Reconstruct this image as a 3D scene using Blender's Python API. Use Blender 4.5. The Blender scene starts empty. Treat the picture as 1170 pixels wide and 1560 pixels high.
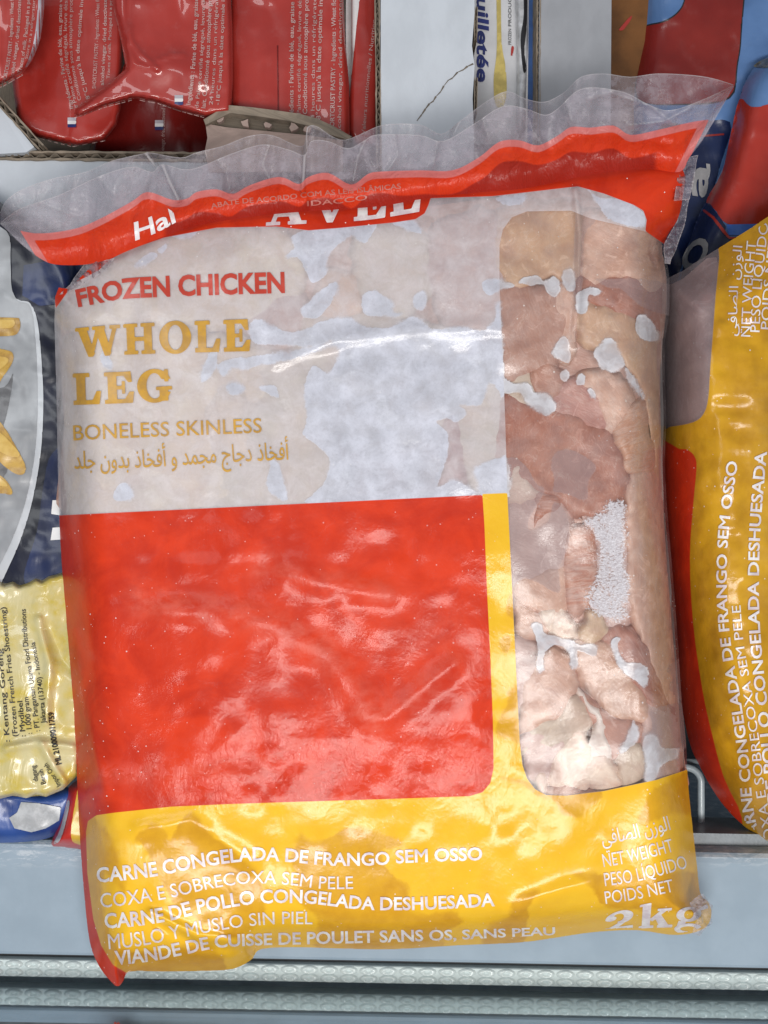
import bpy, bmesh, math, random
import numpy as np
random.seed(7); rng = np.random.default_rng(7)
sc = bpy.context.scene
COL = sc.collection

# ------------------------------------------------------------------ camera, world, lamps, exposure
S, D = 0.00028, 0.45            # metres per photo pixel on the plane z=0; height of the camera above it
cam = bpy.data.cameras.new('camera'); camo = bpy.data.objects.new('camera', cam); COL.objects.link(camo)
camo.location = (0, 0, D); cam.sensor_fit = 'HORIZONTAL'; cam.sensor_width = 36
cam.lens = 36 * D / (1170 * S); cam.clip_start = 0.01; cam.clip_end = 50
sc.camera = camo
world = bpy.data.worlds.new('World'); sc.world = world; world.use_nodes = True
bg = world.node_tree.nodes['Background']; bg.inputs[0].default_value = (0.86, 0.93, 1.0, 1); bg.inputs[1].default_value = 0.27
def lamp(name, loc, target, sx, sy, power, col):
    l = bpy.data.lights.new(name, 'AREA'); l.shape = 'RECTANGLE'; l.size = sx; l.size_y = sy; l.energy = power; l.color = col
    o = bpy.data.objects.new(name, l); COL.objects.link(o); o.location = loc
    from mathutils import Vector
    o.rotation_euler = (Vector(target) - Vector(loc)).to_track_quat('-Z', 'Y').to_euler()
    return o
lamp('key_lamp', (0.06, -0.38, 1.05), (0, -0.10, 0), 0.9, 0.2, 12.0, (1.0, 0.97, 0.93))  # key light from overhead, set close so it falls off towards the back
lamp('aisle_lamp', (-0.9, 0.5, 1.9), (0, 0, 0), 0.3, 1.2, 6, (0.95, 0.98, 1.0))
sc.view_settings.view_transform = 'Standard'; sc.view_settings.look = 'None'; sc.view_settings.exposure = 0.0; sc.view_settings.gamma = 1
sc.cycles.max_bounces = 5; sc.cycles.diffuse_bounces = 3; sc.cycles.glossy_bounces = 3; sc.cycles.transparent_max_bounces = 10

# ------------------------------------------------------------------ geometry helpers
A = np.array
def P(p, z):
    """point of the place that the photo pixel p shows when it lies at height z"""
    p = np.asarray(p, float); z = np.asarray(z, float); k = S * (D - z) / D
    return np.stack([(p[..., 0] - 585) * k, (780 - p[..., 1]) * k, z + 0 * p[..., 0]], -1)
def smooth_poly(pts, n=4, closed=True):
    p = A(pts, float); N = len(p); out = []
    for i in range(N if closed else N - 1):
        if closed: a, b, c, d = p[i - 1], p[i], p[(i + 1) % N], p[(i + 2) % N]
        else: a, b, c, d = p[max(i - 1, 0)], p[i], p[i + 1], p[min(i + 2, N - 1)]
        for k in range(n):
            t = k / n
            out.append(.5 * (2 * b + (c - a) * t + (2 * a - 5 * b + 4 * c - d) * t * t + (3 * b - 3 * c + d - a) * t ** 3))
    if not closed: out.append(p[-1])
    return A(out)
def sdf(poly, pts, margin=None, nearest=False):
    """signed distance in px, positive inside"""
    poly = A(poly, float); pts = np.asarray(pts, float); N = len(pts)
    if margin is not None:
        lo = poly.min(0) - margin; hi = poly.max(0) + margin
        sel = np.where(((pts > lo) & (pts < hi)).all(1))[0]
        res = np.full(N, -float(margin))
        if len(sel): res[sel] = sdf(poly, pts[sel])
        return res
    best = np.full(N, 1e18); inside = np.zeros(N, bool); near = np.zeros((N, 2))
    x, y = pts[:, 0], pts[:, 1]; M = len(poly)
    for i in range(M):
        a = poly[i]; b = poly[(i + 1) % M]; e = b - a; L = e @ e
        if L < 1e-12: continue
        t = np.clip(((x - a[0]) * e[0] + (y - a[1]) * e[1]) / L, 0, 1)
        qx = a[0] + t * e[0]; qy = a[1] + t * e[1]
        d = (x - qx) ** 2 + (y - qy) ** 2
        m = d < best; best = np.where(m, d, best)
        if nearest: near[m, 0] = qx[m]; near[m, 1] = qy[m]
        if e[1] != 0:
            c = ((a[1] > y) != (b[1] > y)) & (x < (y - a[1]) / e[1] * e[0] + a[0]); inside ^= c
    s = np.sqrt(best) * np.where(inside, 1, -1)
    return (s, near) if nearest else s
_TAB = rng.random((64, 64))
def vnoise(p, wl, seed=0):
    """smooth value noise in -1..1, wavelength wl px"""
    q = np.asarray(p, float) / wl + seed * 7.31
    i = np.floor(q).astype(int); f = q - i; f = f * f * f * (f * (f * 6 - 15) + 10)
    g = lambda a, b: _TAB[a % 64, b % 64]
    a = g(i[:, 0], i[:, 1]) * (1 - f[:, 0]) + g(i[:, 0] + 1, i[:, 1]) * f[:, 0]
    b = g(i[:, 0], i[:, 1] + 1) * (1 - f[:, 0]) + g(i[:, 0] + 1, i[:, 1] + 1) * f[:, 0]
    return (a * (1 - f[:, 1]) + b * f[:, 1]) * 2 - 1
def edge_drop(d, w, T):
    t = np.clip(d / w, 0, 1); return -T * (1 - t) ** 2.4
def add_mesh(name, verts, faces, mat=None, parent=None, smooth=True, attrs=None, pxc=None):
    me = bpy.data.meshes.new(name); me.from_pydata([tuple(map(float, v)) for v in verts], [], faces)
    if smooth: me.polygons.foreach_set('use_smooth', np.ones(len(me.polygons), bool))
    for k, v in (attrs or {}).items():
        a = me.attributes.new(k, 'FLOAT', 'POINT'); a.data.foreach_set('value', np.asarray(v, np.float32))
    if pxc is not None:
        a = me.attributes.new('pxc', 'FLOAT_VECTOR', 'POINT')
        q = np.zeros((len(verts), 3), np.float32); q[:, :2] = np.asarray(pxc) / 100; q[:, 2] = np.asarray(verts)[:, 2] * 30
        a.data.foreach_set('vector', q.ravel())
    me.update()
    o = bpy.data.objects.new(name, me); COL.objects.link(o)
    if mat: me.materials.append(mat)
    if parent: o.parent = parent
    return o
def clip_grid(poly, step):
    """regular grid clipped to an outline, border vertices pulled onto it"""
    poly = A(poly, float); lo = poly.min(0) - step; hi = poly.max(0) + step
    nx = int((hi[0] - lo[0]) / step) + 2; ny = int((hi[1] - lo[1]) / step) + 2
    gx, gy = np.meshgrid(lo[0] + np.arange(nx) * step, lo[1] + np.arange(ny) * step)
    p = np.stack([gx.ravel(), gy.ravel()], 1); s, near = sdf(poly, p, nearest=True)
    ins = s > 0; I = ins.reshape(ny, nx)
    cell = I[:-1, :-1] | I[1:, :-1] | I[:-1, 1:] | I[1:, 1:]
    out = ~ins; p[out] = near[out]
    j, i = np.where(cell); a = j * nx + i
    q = np.stack([a, a + nx, a + nx + 1, a + 1], 1)      # counter-clockwise seen from above
    pa, pb_, pc, pd = (p[q[:, k]] for k in range(4)); cr2 = lambda u, w: u[:, 0] * w[:, 1] - u[:, 1] * w[:, 0]
    q = q[np.abs(cr2(pc - pa, pd - pb_)) / 2 > .14 * step * step]
    used = np.unique(q); m = np.full(nx * ny, -1); m[used] = np.arange(len(used))
    return p[used], m[q].tolist()
def sheet(name, poly, zf, step, mat, parent=None, attrs=None, back=0.0):
    p, f = clip_grid(poly, step); z = zf(p); v = P(p, z)
    at = {k: fn(p) for k, fn in (attrs or {}).items()}
    if back:                                              # rear skin: a coarse underside hung below the rim
        pb, fb = clip_grid(poly, max(step * 3, 10)); sb = sdf(poly, pb)
        zr = zf(pb); zb = np.where(sb < .5, zr, zr.min() - back * np.clip(sb / 25, 0, 1))
        n0 = len(p); v = np.concatenate([v, P(pb, zb)]); f = f + [[i + n0 for i in q[::-1]] for q in fb]
        for k in at: at[k] = np.concatenate([at[k], attrs[k](pb)])
        p = np.concatenate([p, pb])
    return add_mesh(name, v, f, mat, parent, True, at, p)
def prism(name, poly, z, depth, mat, parent=None, smooth=False, zrow=None):
    """flat-topped solid: outline seen at height z, standing straight down by depth"""
    t = P(A(poly, float), z if zrow is None else A(zrow)); b = t.copy(); b[:, 2] -= depth; n = len(t)
    ar = sum(t[i][0] * t[(i + 1) % n][1] - t[(i + 1) % n][0] * t[i][1] for i in range(n))
    if ar < 0: t = t[::-1]; b = b[::-1]
    f = [list(range(n)), list(range(2 * n - 1, n - 1, -1))] + [[i, i + n, (i + 1) % n + n, (i + 1) % n] for i in range(n)]
    return add_mesh(name, np.concatenate([t, b]), f, mat, parent, smooth, None, np.concatenate([A(poly, float)] * 2))
def thing(name, label, cat, loc=(0, 0, 0), group=None):
    o = bpy.data.objects.new(name, None); COL.objects.link(o); o.empty_display_size = .02
    o['label'] = label; o['category'] = cat
    if group: o['group'] = group
    return o
def tag(o, label, cat, group=None):
    o['label'] = label; o['category'] = cat
    if group: o['group'] = group
    return o

# ------------------------------------------------------------------ node helpers
class G:
    def __init__(s, name):
        s.m = bpy.data.materials.new(name); s.m.use_nodes = True; s.t = s.m.node_tree; s.t.nodes.clear()
    def put(s, sock, v):
        if v is None: return
        if isinstance(v, bpy.types.NodeSocket): s.t.links.new(v, sock)
        elif isinstance(v, (tuple, list)):
            v = tuple(v); n = len(sock.default_value); sock.default_value = v + (1,) if n == 4 and len(v) == 3 else v[:n]
        else:
            try: sock.default_value = v
            except TypeError: sock.default_value = (v, v, v, 1)[:len(sock.default_value)]
    def node(s, typ, props=None, **ins):
        n = s.t.nodes.new(typ)
        for k, v in (props or {}).items(): setattr(n, k, v)
        for k, v in ins.items(): s.put(n.inputs[k.replace('_', ' ')], v)
        return n
    def math(s, op, a, b=None, clamp=False):
        n = s.t.nodes.new('ShaderNodeMath'); n.operation = op; n.use_clamp = clamp
        s.put(n.inputs[0], a); s.put(n.inputs[1], b); return n.outputs[0]
    def add(s, a, b): return s.math('ADD', a, b)
    def mul(s, a, b): return s.math('MULTIPLY', a, b)
    def sub(s, a, b): return s.math('SUBTRACT', a, b)
    def inv(s, a): return s.math('SUBTRACT', 1.0, a)
    def mix(s, f, a, b):
        n = s.t.nodes.new('ShaderNodeMix'); n.data_type = 'RGBA'
        s.put(n.inputs[0], f); s.put(n.inputs[6], a); s.put(n.inputs[7], b); return n.outputs[2]
    def mixf(s, f, a, b):
        n = s.t.nodes.new('ShaderNodeMix'); s.put(n.inputs[0], f); s.put(n.inputs[2], a); s.put(n.inputs[3], b); return n.outputs[0]
    def step(s, x, lo, hi, a=0.0, b=1.0):
        n = s.t.nodes.new('ShaderNodeMapRange'); n.interpolation_type = 'SMOOTHSTEP'
        for i, v in enumerate((x, lo, hi, a, b)): s.put(n.inputs[i], v)
        return n.outputs[0]
    def attr(s, name, out='Fac'):
        return s.node('ShaderNodeAttribute', {'attribute_name': name}).outputs[out]
    def px(s): return s.attr('pxc', 'Vector')
    def vec(s, v, scale=(1, 1, 1), rot=0.0, loc=(0, 0, 0)):
        return s.node('ShaderNodeMapping', None, Vector=v, Scale=scale, Rotation=(0, 0, rot), Location=loc).outputs[0]
    def noise(s, v, scale, detail=3.0, rough=.55, dist=0.0):
        return s.node('ShaderNodeTexNoise', None, Vector=v, Scale=scale, Detail=detail, Roughness=rough, Distortion=dist).outputs[0]
    def bump(s, h, strength, dist=.001, normal=None):
        return s.node('ShaderNodeBump', None, Height=h, Strength=strength, Distance=dist, Normal=normal).outputs[0]
    def bsdf(s, **k): return s.node('ShaderNodeBsdfPrincipled', None, **k).outputs[0]
    def mixs(s, f, a, b):
        n = s.t.nodes.new('ShaderNodeMixShader'); s.put(n.inputs[0], f); s.put(n.inputs[1], a); s.put(n.inputs[2], b); return n.outputs[0]
    def out(s, sh):
        n = s.t.nodes.new('ShaderNodeOutputMaterial'); s.t.links.new(sh, n.inputs[0]); return s.m
def round_specks(s, v, scale, rad, keep):
    """sparse round specks (ice beads, frost crumbs)"""
    vo = s.node('ShaderNodeTexVoronoi', None, Vector=v, Scale=scale)
    sep = s.node('ShaderNodeSeparateColor', None, Color=vo.outputs['Color']).outputs
    r = s.mul(sep[1], rad)
    return s.mul(s.math('LESS_THAN', vo.outputs['Distance'], r), s.math('GREATER_THAN', sep[0], keep))
def plain(name, col, rough=.5, var=.1, scale=8.0, bump=.1, bscale=20.0, coat=0.0, metal=0.0, stretch=(1, 1, 1), col2=None):
    s = G(name); v = s.vec(s.px(), stretch)
    n = s.noise(v, scale, 4); c2 = col2 or tuple(c * (1 - var) for c in col); c1 = tuple(min(1, c * (1 + var)) for c in col)
    return s.out(s.bsdf(Base_Color=s.mix(s.step(n, .3, .7), c2, c1), Roughness=s.mixf(n, rough * .8, min(1, rough * 1.2)), Coat_Weight=coat,
                        Coat_Roughness=.12, Metallic=metal, Normal=s.bump(s.noise(v, bscale, 4), bump, .0006)))
def poly_film(name, col, dark=None, rough=.3, wr=.2, coat=.2, coat_r=.12):
    """printed glossy plastic pouch"""
    s = G(name); v = s.px(); n = s.noise(v, 1.3, 3)
    c = s.mix(s.step(n, .3, .7), dark or tuple(x * .75 for x in col), col)
    w = s.noise(s.vec(v, (1, .35, 1), .3), 3.2, 3, .5, .4)
    nb = s.bump(s.noise(v, 14, 3), .12, .0004, s.bump(w, wr, .003))
    fr = s.step(s.noise(v, 2.2, 5, .7), .55, .8)
    c = s.mix(s.mul(fr, .05), c, (.7, .68, .7))
    return s.out(s.bsdf(Base_Color=c, Roughness=s.mixf(fr, rough, rough + .2), Coat_Weight=coat, Coat_Roughness=coat_r, Normal=nb))

def film_material(name, wet_shade_a=(.60, .285, .009), wet_shade_b=(.68, .34, .012)):
    """printed clear bag film; inks, ice and air gaps come from distance fields stored on the vertices (px)"""
    s = G(name); v = s.px()
    n6 = s.noise(v, 6, 3); n25 = s.noise(v, 22, 4, .7); n3 = s.noise(v, 2.4, 4, .6); n1 = s.noise(v, .9, 2)
    red = s.step(s.attr('ink_red'), -.6, .6); yel = s.step(s.attr('ink_yellow'), -.6, .6); wht = s.step(s.attr('ink_white'), -.6, .6)
    wob = s.add(s.mul(s.sub(n6, .5), 9.0), s.mul(s.mul(s.sub(n25, .5), 6.0), s.step(n1, .45, .65)))
    air_d = s.add(s.attr('air'), wob); ww = s.step(s.noise(s.vec(v, (1, 1, 1), 0, (5, 2, 0)), 2.0, 3), .42, .66, .8, 4.5); air_f = s.add(air_d, s.mul(s.mul(s.sub(n25, .5), ww), 2.0)); air = s.step(air_f, s.mul(ww, -1.0), ww)
    thin = s.step(s.add(s.attr('thin'), s.mul(wob, .6)), -1, 1)
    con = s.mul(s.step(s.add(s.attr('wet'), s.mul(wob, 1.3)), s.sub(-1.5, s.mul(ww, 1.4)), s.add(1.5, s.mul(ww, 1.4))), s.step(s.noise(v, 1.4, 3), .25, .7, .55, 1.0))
    n60 = s.noise(s.vec(v, (.55, 1.2, 1), .35), 46, 4, .75, .8)
    fro = s.step(s.add(s.math('MINIMUM', s.attr('frost'), 9.0), s.add(s.add(s.mul(s.sub(n6, .5), 26.0), s.mul(s.sub(n25, .5), 40.0)), s.mul(s.sub(n60, .545), 50.0))), -2.5, 2.5)
    sheen = s.mul(s.attr('pale_sheen'), s.step(s.noise(s.vec(v, (1, 1.6, 1), .5), 3.0, 6, .68), .25, .75))
    rim = s.mul(s.mul(s.step(air_d, -.4, .8), s.step(air_d, 4.0, .8)), s.step(n3, .42, .66, .15, 1.0))
    fleck = s.math('MAXIMUM', round_specks(s, v, 5.5, .09, .72), round_specks(s, s.vec(v, (1, 1, 1), .6, (3, 1, 0)), 14.0, .17, .8))
    # clear film
    cl = s.mix(air, s.mix(thin, (.55, .50, .52), (.46, .38, .40)), s.mix(n3, (.52, .51, .55), (.74, .73, .78)))
    al = s.mixf(air, s.mixf(thin, s.step(n3, .3, .8, .03, .20), .34), s.step(s.noise(v, 3.2, 4, .6, .5), .3, .7, .52, .95))
    cl = s.mix(rim, cl, (.80, .77, .80)); al = s.math('MAXIMUM', al, s.mul(rim, .7))
    # white ink
    wc = s.mix(air, s.mix(n1, (.75, .68, .72), (.80, .75, .77)), s.mix(s.step(n3, .25, .75), (.56, .57, .65), (.68, .69, .79)))
    na = s.noise(v, 3.6, 5, .62, .4); wa = s.mixf(air, s.step(na, .25, .8, .34, .68), s.mul(s.step(na, .28, .72, .72, 1.0), s.step(n25, .2, .55, .84, 1.0)))
    c = s.mix(wht, cl, wc); a = s.mixf(wht, al, wa)
    # yellow ink, darker where film clings to wet meat, and for the second bag's shade
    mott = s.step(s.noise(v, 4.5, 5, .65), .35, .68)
    yd = s.mix(mott, wet_shade_a, wet_shade_b); yl = s.mix(s.step(n3, .25, .75), (.83, .455, .014), (.87, .51, .019))
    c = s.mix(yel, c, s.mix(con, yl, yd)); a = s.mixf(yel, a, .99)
    # red ink
    rn = s.step(s.noise(v, 1.1, 5, .62, .6), .32, .68); rn2 = s.step(s.noise(v, 3.6, 5, .7), .3, .75)
    rc = s.mix(rn, (.52, .023, .005), (.72, .043, .008)); rc = s.mix(s.mul(rn2, .18), rc, (.64, .060, .024))
    sheen_patch = s.mul(s.attr('sheen_patch'), s.step(s.noise(s.vec(v, (1, 1.3, 1)), 4.6, 7, .66, .9), .49, .53))
    rc = s.mix(s.mul(sheen_patch, .5), rc, (.76, .11, .085))  # lamp reflections on the lower red, painted as pale patches
    c = s.mix(red, c, rc); a = s.mixf(red, a, 1.0)
    c = s.mix(s.mul(sheen, s.mixf(red, .14, .42)), c, s.mix(red, (.92, .80, .50), (.78, .23, .17)))  # pale sheen painted into the red and yellow colour
    c = s.mix(fro, c, s.mix(s.step(n60, .35, .62), (.50, .47, .52), (.80, .80, .86))); a = s.math('MAXIMUM', a, s.mul(fro, s.step(n60, .55, .75, .70, .95)))
    fl = s.mul(fleck, s.attr('speck'))
    c = s.mix(fl, c, (.85, .83, .84)); a = s.math('MAXIMUM', a, s.mul(fl, .85))
    cr = s.noise(s.vec(v, (1, .4, 1), .5), 5.0, 4, .6, 1.2)
    b1 = s.bump(s.noise(v, 1.6, 3, .5, .5), .07, .006)
    b2 = s.bump(s.math('ABSOLUTE', s.sub(cr, .5)), s.mixf(s.math('MAXIMUM', sheen, sheen_patch), .02, .22), .003, b1)
    rg = s.noise(s.vec(v, (1, .7, 1), .8), 1.7, 3, .55, 1.4); b2 = s.bump(s.math('POWER', s.inv(s.math('ABSOLUTE', s.mul(s.sub(rg, .5), 2.0))), 14.0), .022, .004, b2)
    nb = s.bump(s.add(n25, s.add(s.mul(s.mul(fro, n60), 1.2), s.add(s.mul(rim, .8), s.mul(fl, 3.0)))), .09, .0008, b2)
    dif = s.bsdf(Base_Color=c, Roughness=.6, Specular_IOR_Level=.15, Normal=nb)
    tr = s.node('ShaderNodeBsdfTransparent').outputs[0]
    base = s.mixs(a, tr, dif)
    gl = s.node('ShaderNodeBsdfGlossy', None, Roughness=s.mixf(s.math('MAXIMUM', s.math('MAXIMUM', fro, sheen), s.math('MAXIMUM', s.mul(n3, .35), s.mul(red, .10))), .10, .5), Normal=nb).outputs[0]
    fz = s.math('MINIMUM', s.node('ShaderNodeFresnel', None, IOR=1.42, Normal=nb).outputs[0], .22)
    return s.out(s.mixs(s.mul(fz, s.inv(s.math('MAXIMUM', s.mul(fro, .7), s.mul(red, .45)))), base, gl))
FILM = film_material('printed_bag_film'); FILM2 = film_material('printed_bag_film_shaded', (.47, .225, .007), (.55, .275, .010))  # second film: shade on the other bag is put into a darker yellow

def clear_film(name, tint, alpha, ink=False):
    s = G(name); v = s.px()
    n = s.noise(s.vec(v, (1, .6, 1)), 5, 5, .65); cl = s.step(n, .35, .75, alpha * .7, alpha * 1.35)
    fog = s.step(s.noise(s.vec(v, (.8, 1.2, 1)), 2.6, 6, .72), .47, .60)
    cl = s.add(cl, s.mul(fog, .16))
    rim = s.step(s.attr('edge'), 2.2, .6)
    c = s.mix(rim, tint, (.70, .66, .70)); a = s.math('MAXIMUM', cl, s.mul(rim, .6))
    if ink:
        r = s.attr('ink_red'); band = s.step(r, -11.5, -10.0); full = s.step(r, -.8, .8)
        c = s.mix(band, c, (.92, .24, .22)); a = s.math('MAXIMUM', a, s.mul(band, .86))
        c = s.mix(full, c, s.mix(s.step(s.attr('red_deep'), -1.5, 2.5), s.mix(s.step(n, .3, .7), (.82, .045, .008), (.90, .06, .010)), (.46, .024, .010))); a = s.math('MAXIMUM', a, s.mul(full, .985))
    nb = s.bump(s.noise(s.vec(v, (1, .3, 1)), 6, 5, .65, .9), .45, .003, s.bump(s.noise(v, 18, 3), .08, .0005))
    dif = s.bsdf(Base_Color=c, Roughness=.5, Specular_IOR_Level=.2, Normal=nb)
    tl = s.node('ShaderNodeBsdfTranslucent', None, Color=c, Normal=nb).outputs[0]
    base = s.mixs(a, s.node('ShaderNodeBsdfTransparent').outputs[0], s.mixs(.3, dif, tl))
    gl = s.node('ShaderNodeBsdfGlossy', None, Roughness=.2, Normal=nb).outputs[0]
    return s.out(s.mixs(s.node('ShaderNodeFresnel', None, IOR=1.35, Normal=nb).outputs[0], base, gl))

def print_mat(name, col, var=.15, col2=None):
    s = G(name); v = s.px(); n = s.step(s.noise(v, 4.5, 5, .65), .38, .64)
    return s.out(s.bsdf(Base_Color=s.mix(n, col2 or tuple(c * (1 - var) for c in col), col), Roughness=.35, Coat_Weight=.3, Coat_Roughness=.15,
                        Normal=s.bump(s.noise(v, 9, 3), .12, .001)))

# ------------------------------------------------------------------ lettering
def refine(v, f, lim):
    """halve long edges so that a flat letter can follow a curved skin"""
    v = [tuple(q) for q in v]; mid = {}; out = []; st = [tuple(q) for q in f]
    while st:
        t = st.pop(); e = [math.dist(v[t[k]], v[t[(k + 1) % 3]]) for k in range(3)]; k = e.index(max(e))
        if e[k] <= lim: out.append(list(t)); continue
        a, b, c = t[k], t[(k + 1) % 3], t[(k + 2) % 3]; key = (min(a, b), max(a, b))
        if key not in mid: mid[key] = len(v); v.append(((v[a][0] + v[b][0]) / 2, (v[a][1] + v[b][1]) / 2))
        m = mid[key]; st += [(a, m, c), (m, b, c)]
    return A(v), out
def bold_m(text, bold, bm):
    """the built-in face folds its M when emboldened: put a clean one in its place"""
    v, f, _ = font_mesh(text, 0.0); par = list(range(len(v)))
    def root(i):
        while par[i] != i: par[i] = par[par[i]]; i = par[i]
        return i
    for q in f:
        for k in range(1, len(q)): par[root(q[k])] = root(q[0])
    g = {}
    for i in range(len(v)): g.setdefault(root(i), []).append(v[i, 0])
    for xs in g.values():
        a, b = min(xs), max(xs)
        if abs(b - a - .6362) < .0018:
            kill = [q for q in bm.verts if a - bold - .003 < q.co.x < b + bold + .003]; bmesh.ops.delete(bm, geom=kill, context='VERTS')
            x0, x1, c, w, t = a - bold, b + bold, (a + b) / 2, .098 + 2 * bold, .09 + 1.3 * bold
            P_ = [(x0, -bold), (x0 + w, -bold), (x0 + w, .531 - bold), (c - .01, .26 - bold), (c + .01, .26 - bold), (x1 - w, .531 - bold), (x1 - w, -bold), (x1, -bold), (x1, .682 + bold), (x1 - t, .682 + bold), (c, .402 + bold * 1.2), (x0 + t, .682 + bold), (x0, .682 + bold)]
            bm.faces.new([bm.verts.new((x, y, 0)) for x, y in P_]).normal_update()
def font_mesh(text, bold=0.0):
    c = bpy.data.curves.new('t', 'FONT'); c.body = text; c.size = 1; c.offset = bold; c.resolution_u = 3
    o = bpy.data.objects.new('t', c); COL.objects.link(o)
    dg = bpy.context.evaluated_depsgraph_get(); me = bpy.data.meshes.new_from_object(o.evaluated_get(dg))
    bpy.data.objects.remove(o); bpy.data.curves.remove(c)
    bm = bmesh.new(); bm.from_mesh(me); bpy.data.meshes.remove(me)
    bmesh.ops.remove_doubles(bm, verts=bm.verts, dist=1e-5)
    if bold > 0 and 'M' in text: bold_m(text, bold, bm)
    bmesh.ops.triangulate(bm, faces=bm.faces); bm.verts.index_update()
    v = A([w.co[:2] for w in bm.verts]); f = [[w.index for w in q.verts] for q in bm.faces]; bm.free()
    v, f = refine(v, f, .14)
    return v, f, .72                                             # cap height of the built-in face
def box_s(p, x0, y0, x1, y1):
    return np.maximum(np.maximum(x0 - p[:, 0], p[:, 0] - x1), np.maximum(y0 - p[:, 1], p[:, 1] - y1))
def ell_s(p, cx, cy, rx, ry):
    return (np.hypot((p[:, 0] - cx) / rx, (p[:, 1] - cy) / ry) - 1) * min(rx, ry)
def pol_s(p, *q): return -sdf(A(q).reshape(-1, 2), p)
U = lambda *a: np.minimum.reduce(a)
SLAB = {
 'L': (.88, lambda p: U(box_s(p, .1, 0, .37, 1), box_s(p, 0, .87, .5, 1), box_s(p, 0, 0, .78, .14), pol_s(p, .78, 0, .84, .42, .70, .42, .56, .1))),
 'E': (.92, lambda p: U(box_s(p, .1, 0, .37, 1), box_s(p, 0, .87, .8, 1), box_s(p, 0, 0, .84, .13), box_s(p, .3, .44, .6, .56), pol_s(p, .52, .3, .62, .3, .62, .7, .52, .7),
                        pol_s(p, .8, 1, .83, .66, .71, .66, .56, .9), pol_s(p, .84, 0, .88, .36, .75, .36, .58, .1))),
 'H': (1.1, lambda p: U(box_s(p, .1, 0, .36, 1), box_s(p, .66, 0, .92, 1), box_s(p, 0, .88, .46, 1), box_s(p, 0, 0, .46, .12), box_s(p, .56, .88, 1.02, 1), box_s(p, .56, 0, 1.02, .12), box_s(p, .3, .43, .7, .56))),
 'O': (1.1, lambda p: np.maximum(ell_s(p, .52, .5, .52, .53), -ell_s(p, .52, .5, .24, .40))),
 'G': (1.12, lambda p: U(np.maximum(np.maximum(ell_s(p, .52, .5, .52, .53), -ell_s(p, .52, .5, .24, .40)), -box_s(p, .62, .3, 1.2, .70)), box_s(p, .66, .02, .92, .46), box_s(p, .56, .36, 1.04, .47), box_s(p, .82, .62, .94, 1.0))),
 'W': (1.5, lambda p: U(pol_s(p, .06, 1, .36, 1, .60, .1, .54, 0, .38, 0), pol_s(p, .40, 0, .54, 0, .84, 1, .70, 1), pol_s(p, .62, 1, .92, 1, 1.14, .1, 1.08, 0, .92, 0), pol_s(p, .94, 0, 1.08, 0, 1.38, 1, 1.24, 1),
                        box_s(p, 0, .88, .46, 1), box_s(p, .56, .88, .98, 1), box_s(p, 1.12, .88, 1.46, 1))),
 'A': (1.12, lambda p: U(pol_s(p, .38, 1, .64, 1, .98, 0, .68, 0), pol_s(p, .40, 1, .54, 1, .22, 0, .10, 0), box_s(p, .28, .26, .74, .37), box_s(p, 0, 0, .38, .11), box_s(p, .58, 0, 1.08, .11))),
 'V': (1.1, lambda p: U(pol_s(p, .06, 1, .36, 1, .62, .06, .58, 0, .44, 0), pol_s(p, .46, 0, .60, 0, .96, 1, .82, 1), box_s(p, 0, .89, .48, 1), box_s(p, .68, .89, 1.06, 1))),
 '2': (.86, lambda p: U(np.maximum(np.maximum(ell_s(p, .38, .68, .38, .33), -ell_s(p, .36, .68, .15, .20)), -box_s(p, -.1, .2, .34, .62)), ell_s(p, .16, .68, .15, .13), pol_s(p, .70, .55, .48, .50, 0, .12, 0, 0, .26, .08), box_s(p, 0, 0, .76, .2))),
 'k': (.92, lambda p: U(box_s(p, .08, 0, .30, 1.05), box_s(p, 0, .95, .3, 1.05), box_s(p, 0, 0, .4, .11), pol_s(p, .28, .36, .62, .74, .74, .68, .36, .26), pol_s(p, .40, .46, .58, .52, .86, .0, .58, 0), box_s(p, .48, .66, .86, .76), box_s(p, .5, 0, .92, .11))),
 'g': (.9, lambda p: U(np.maximum(ell_s(p, .36, .48, .34, .28), -ell_s(p, .36, .48, .13, .18)), np.maximum(ell_s(p, .38, -.06, .38, .2), -ell_s(p, .38, -.06, .22, .09)), pol_s(p, .6, .66, .84, .84, .88, .68, .62, .58), pol_s(p, .1, .25, .3, .2, .24, .02, .06, .06))),
}
_gl = {}
def slab_glyph(ch):
    if ch in _gl: return _gl[ch]
    w, fn = SLAB[ch]; h = 1 / 40; nx = int(w / h) + 12; y0 = -.35; ny = int(1.5 / h)
    gx, gy = np.meshgrid(-.1 + np.arange(nx) * h, y0 + np.arange(ny) * h); p = np.stack([gx.ravel(), gy.ravel()], 1)
    f = fn(p); vs = []; fs = []; idx = {}
    def vid(k, q):
        if k not in idx: idx[k] = len(vs); vs.append(q)
        return idx[k]
    for j in range(ny - 1):
        for i in range(nx - 1):
            c = [j * nx + i, j * nx + i + 1, (j + 1) * nx + i + 1, (j + 1) * nx + i]
            if not (f[c] < 0).any(): continue
            face = []
            for k in range(4):
                a, b = c[k], c[(k + 1) % 4]
                if f[a] < 0: face.append(vid(a, p[a]))
                if (f[a] < 0) != (f[b] < 0):
                    t = f[a] / (f[a] - f[b]); face.append(vid((min(a, b), max(a, b)), p[a] + t * (p[b] - p[a])))
            if len(face) > 2: fs.append(face)
    _gl[ch] = (A(vs), fs, w); return _gl[ch]
def slab_mesh(text, gap=.06):
    V = []; F = []; x = 0; n = 0
    for ch in text:
        if ch == ' ': x += .4; continue
        v, f, w = slab_glyph(ch); V.append(v + [x, 0]); F += [[i + n for i in q] for q in f]; n += len(v); x += w + gap
    return np.concatenate(V), F, 1.0
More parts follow.
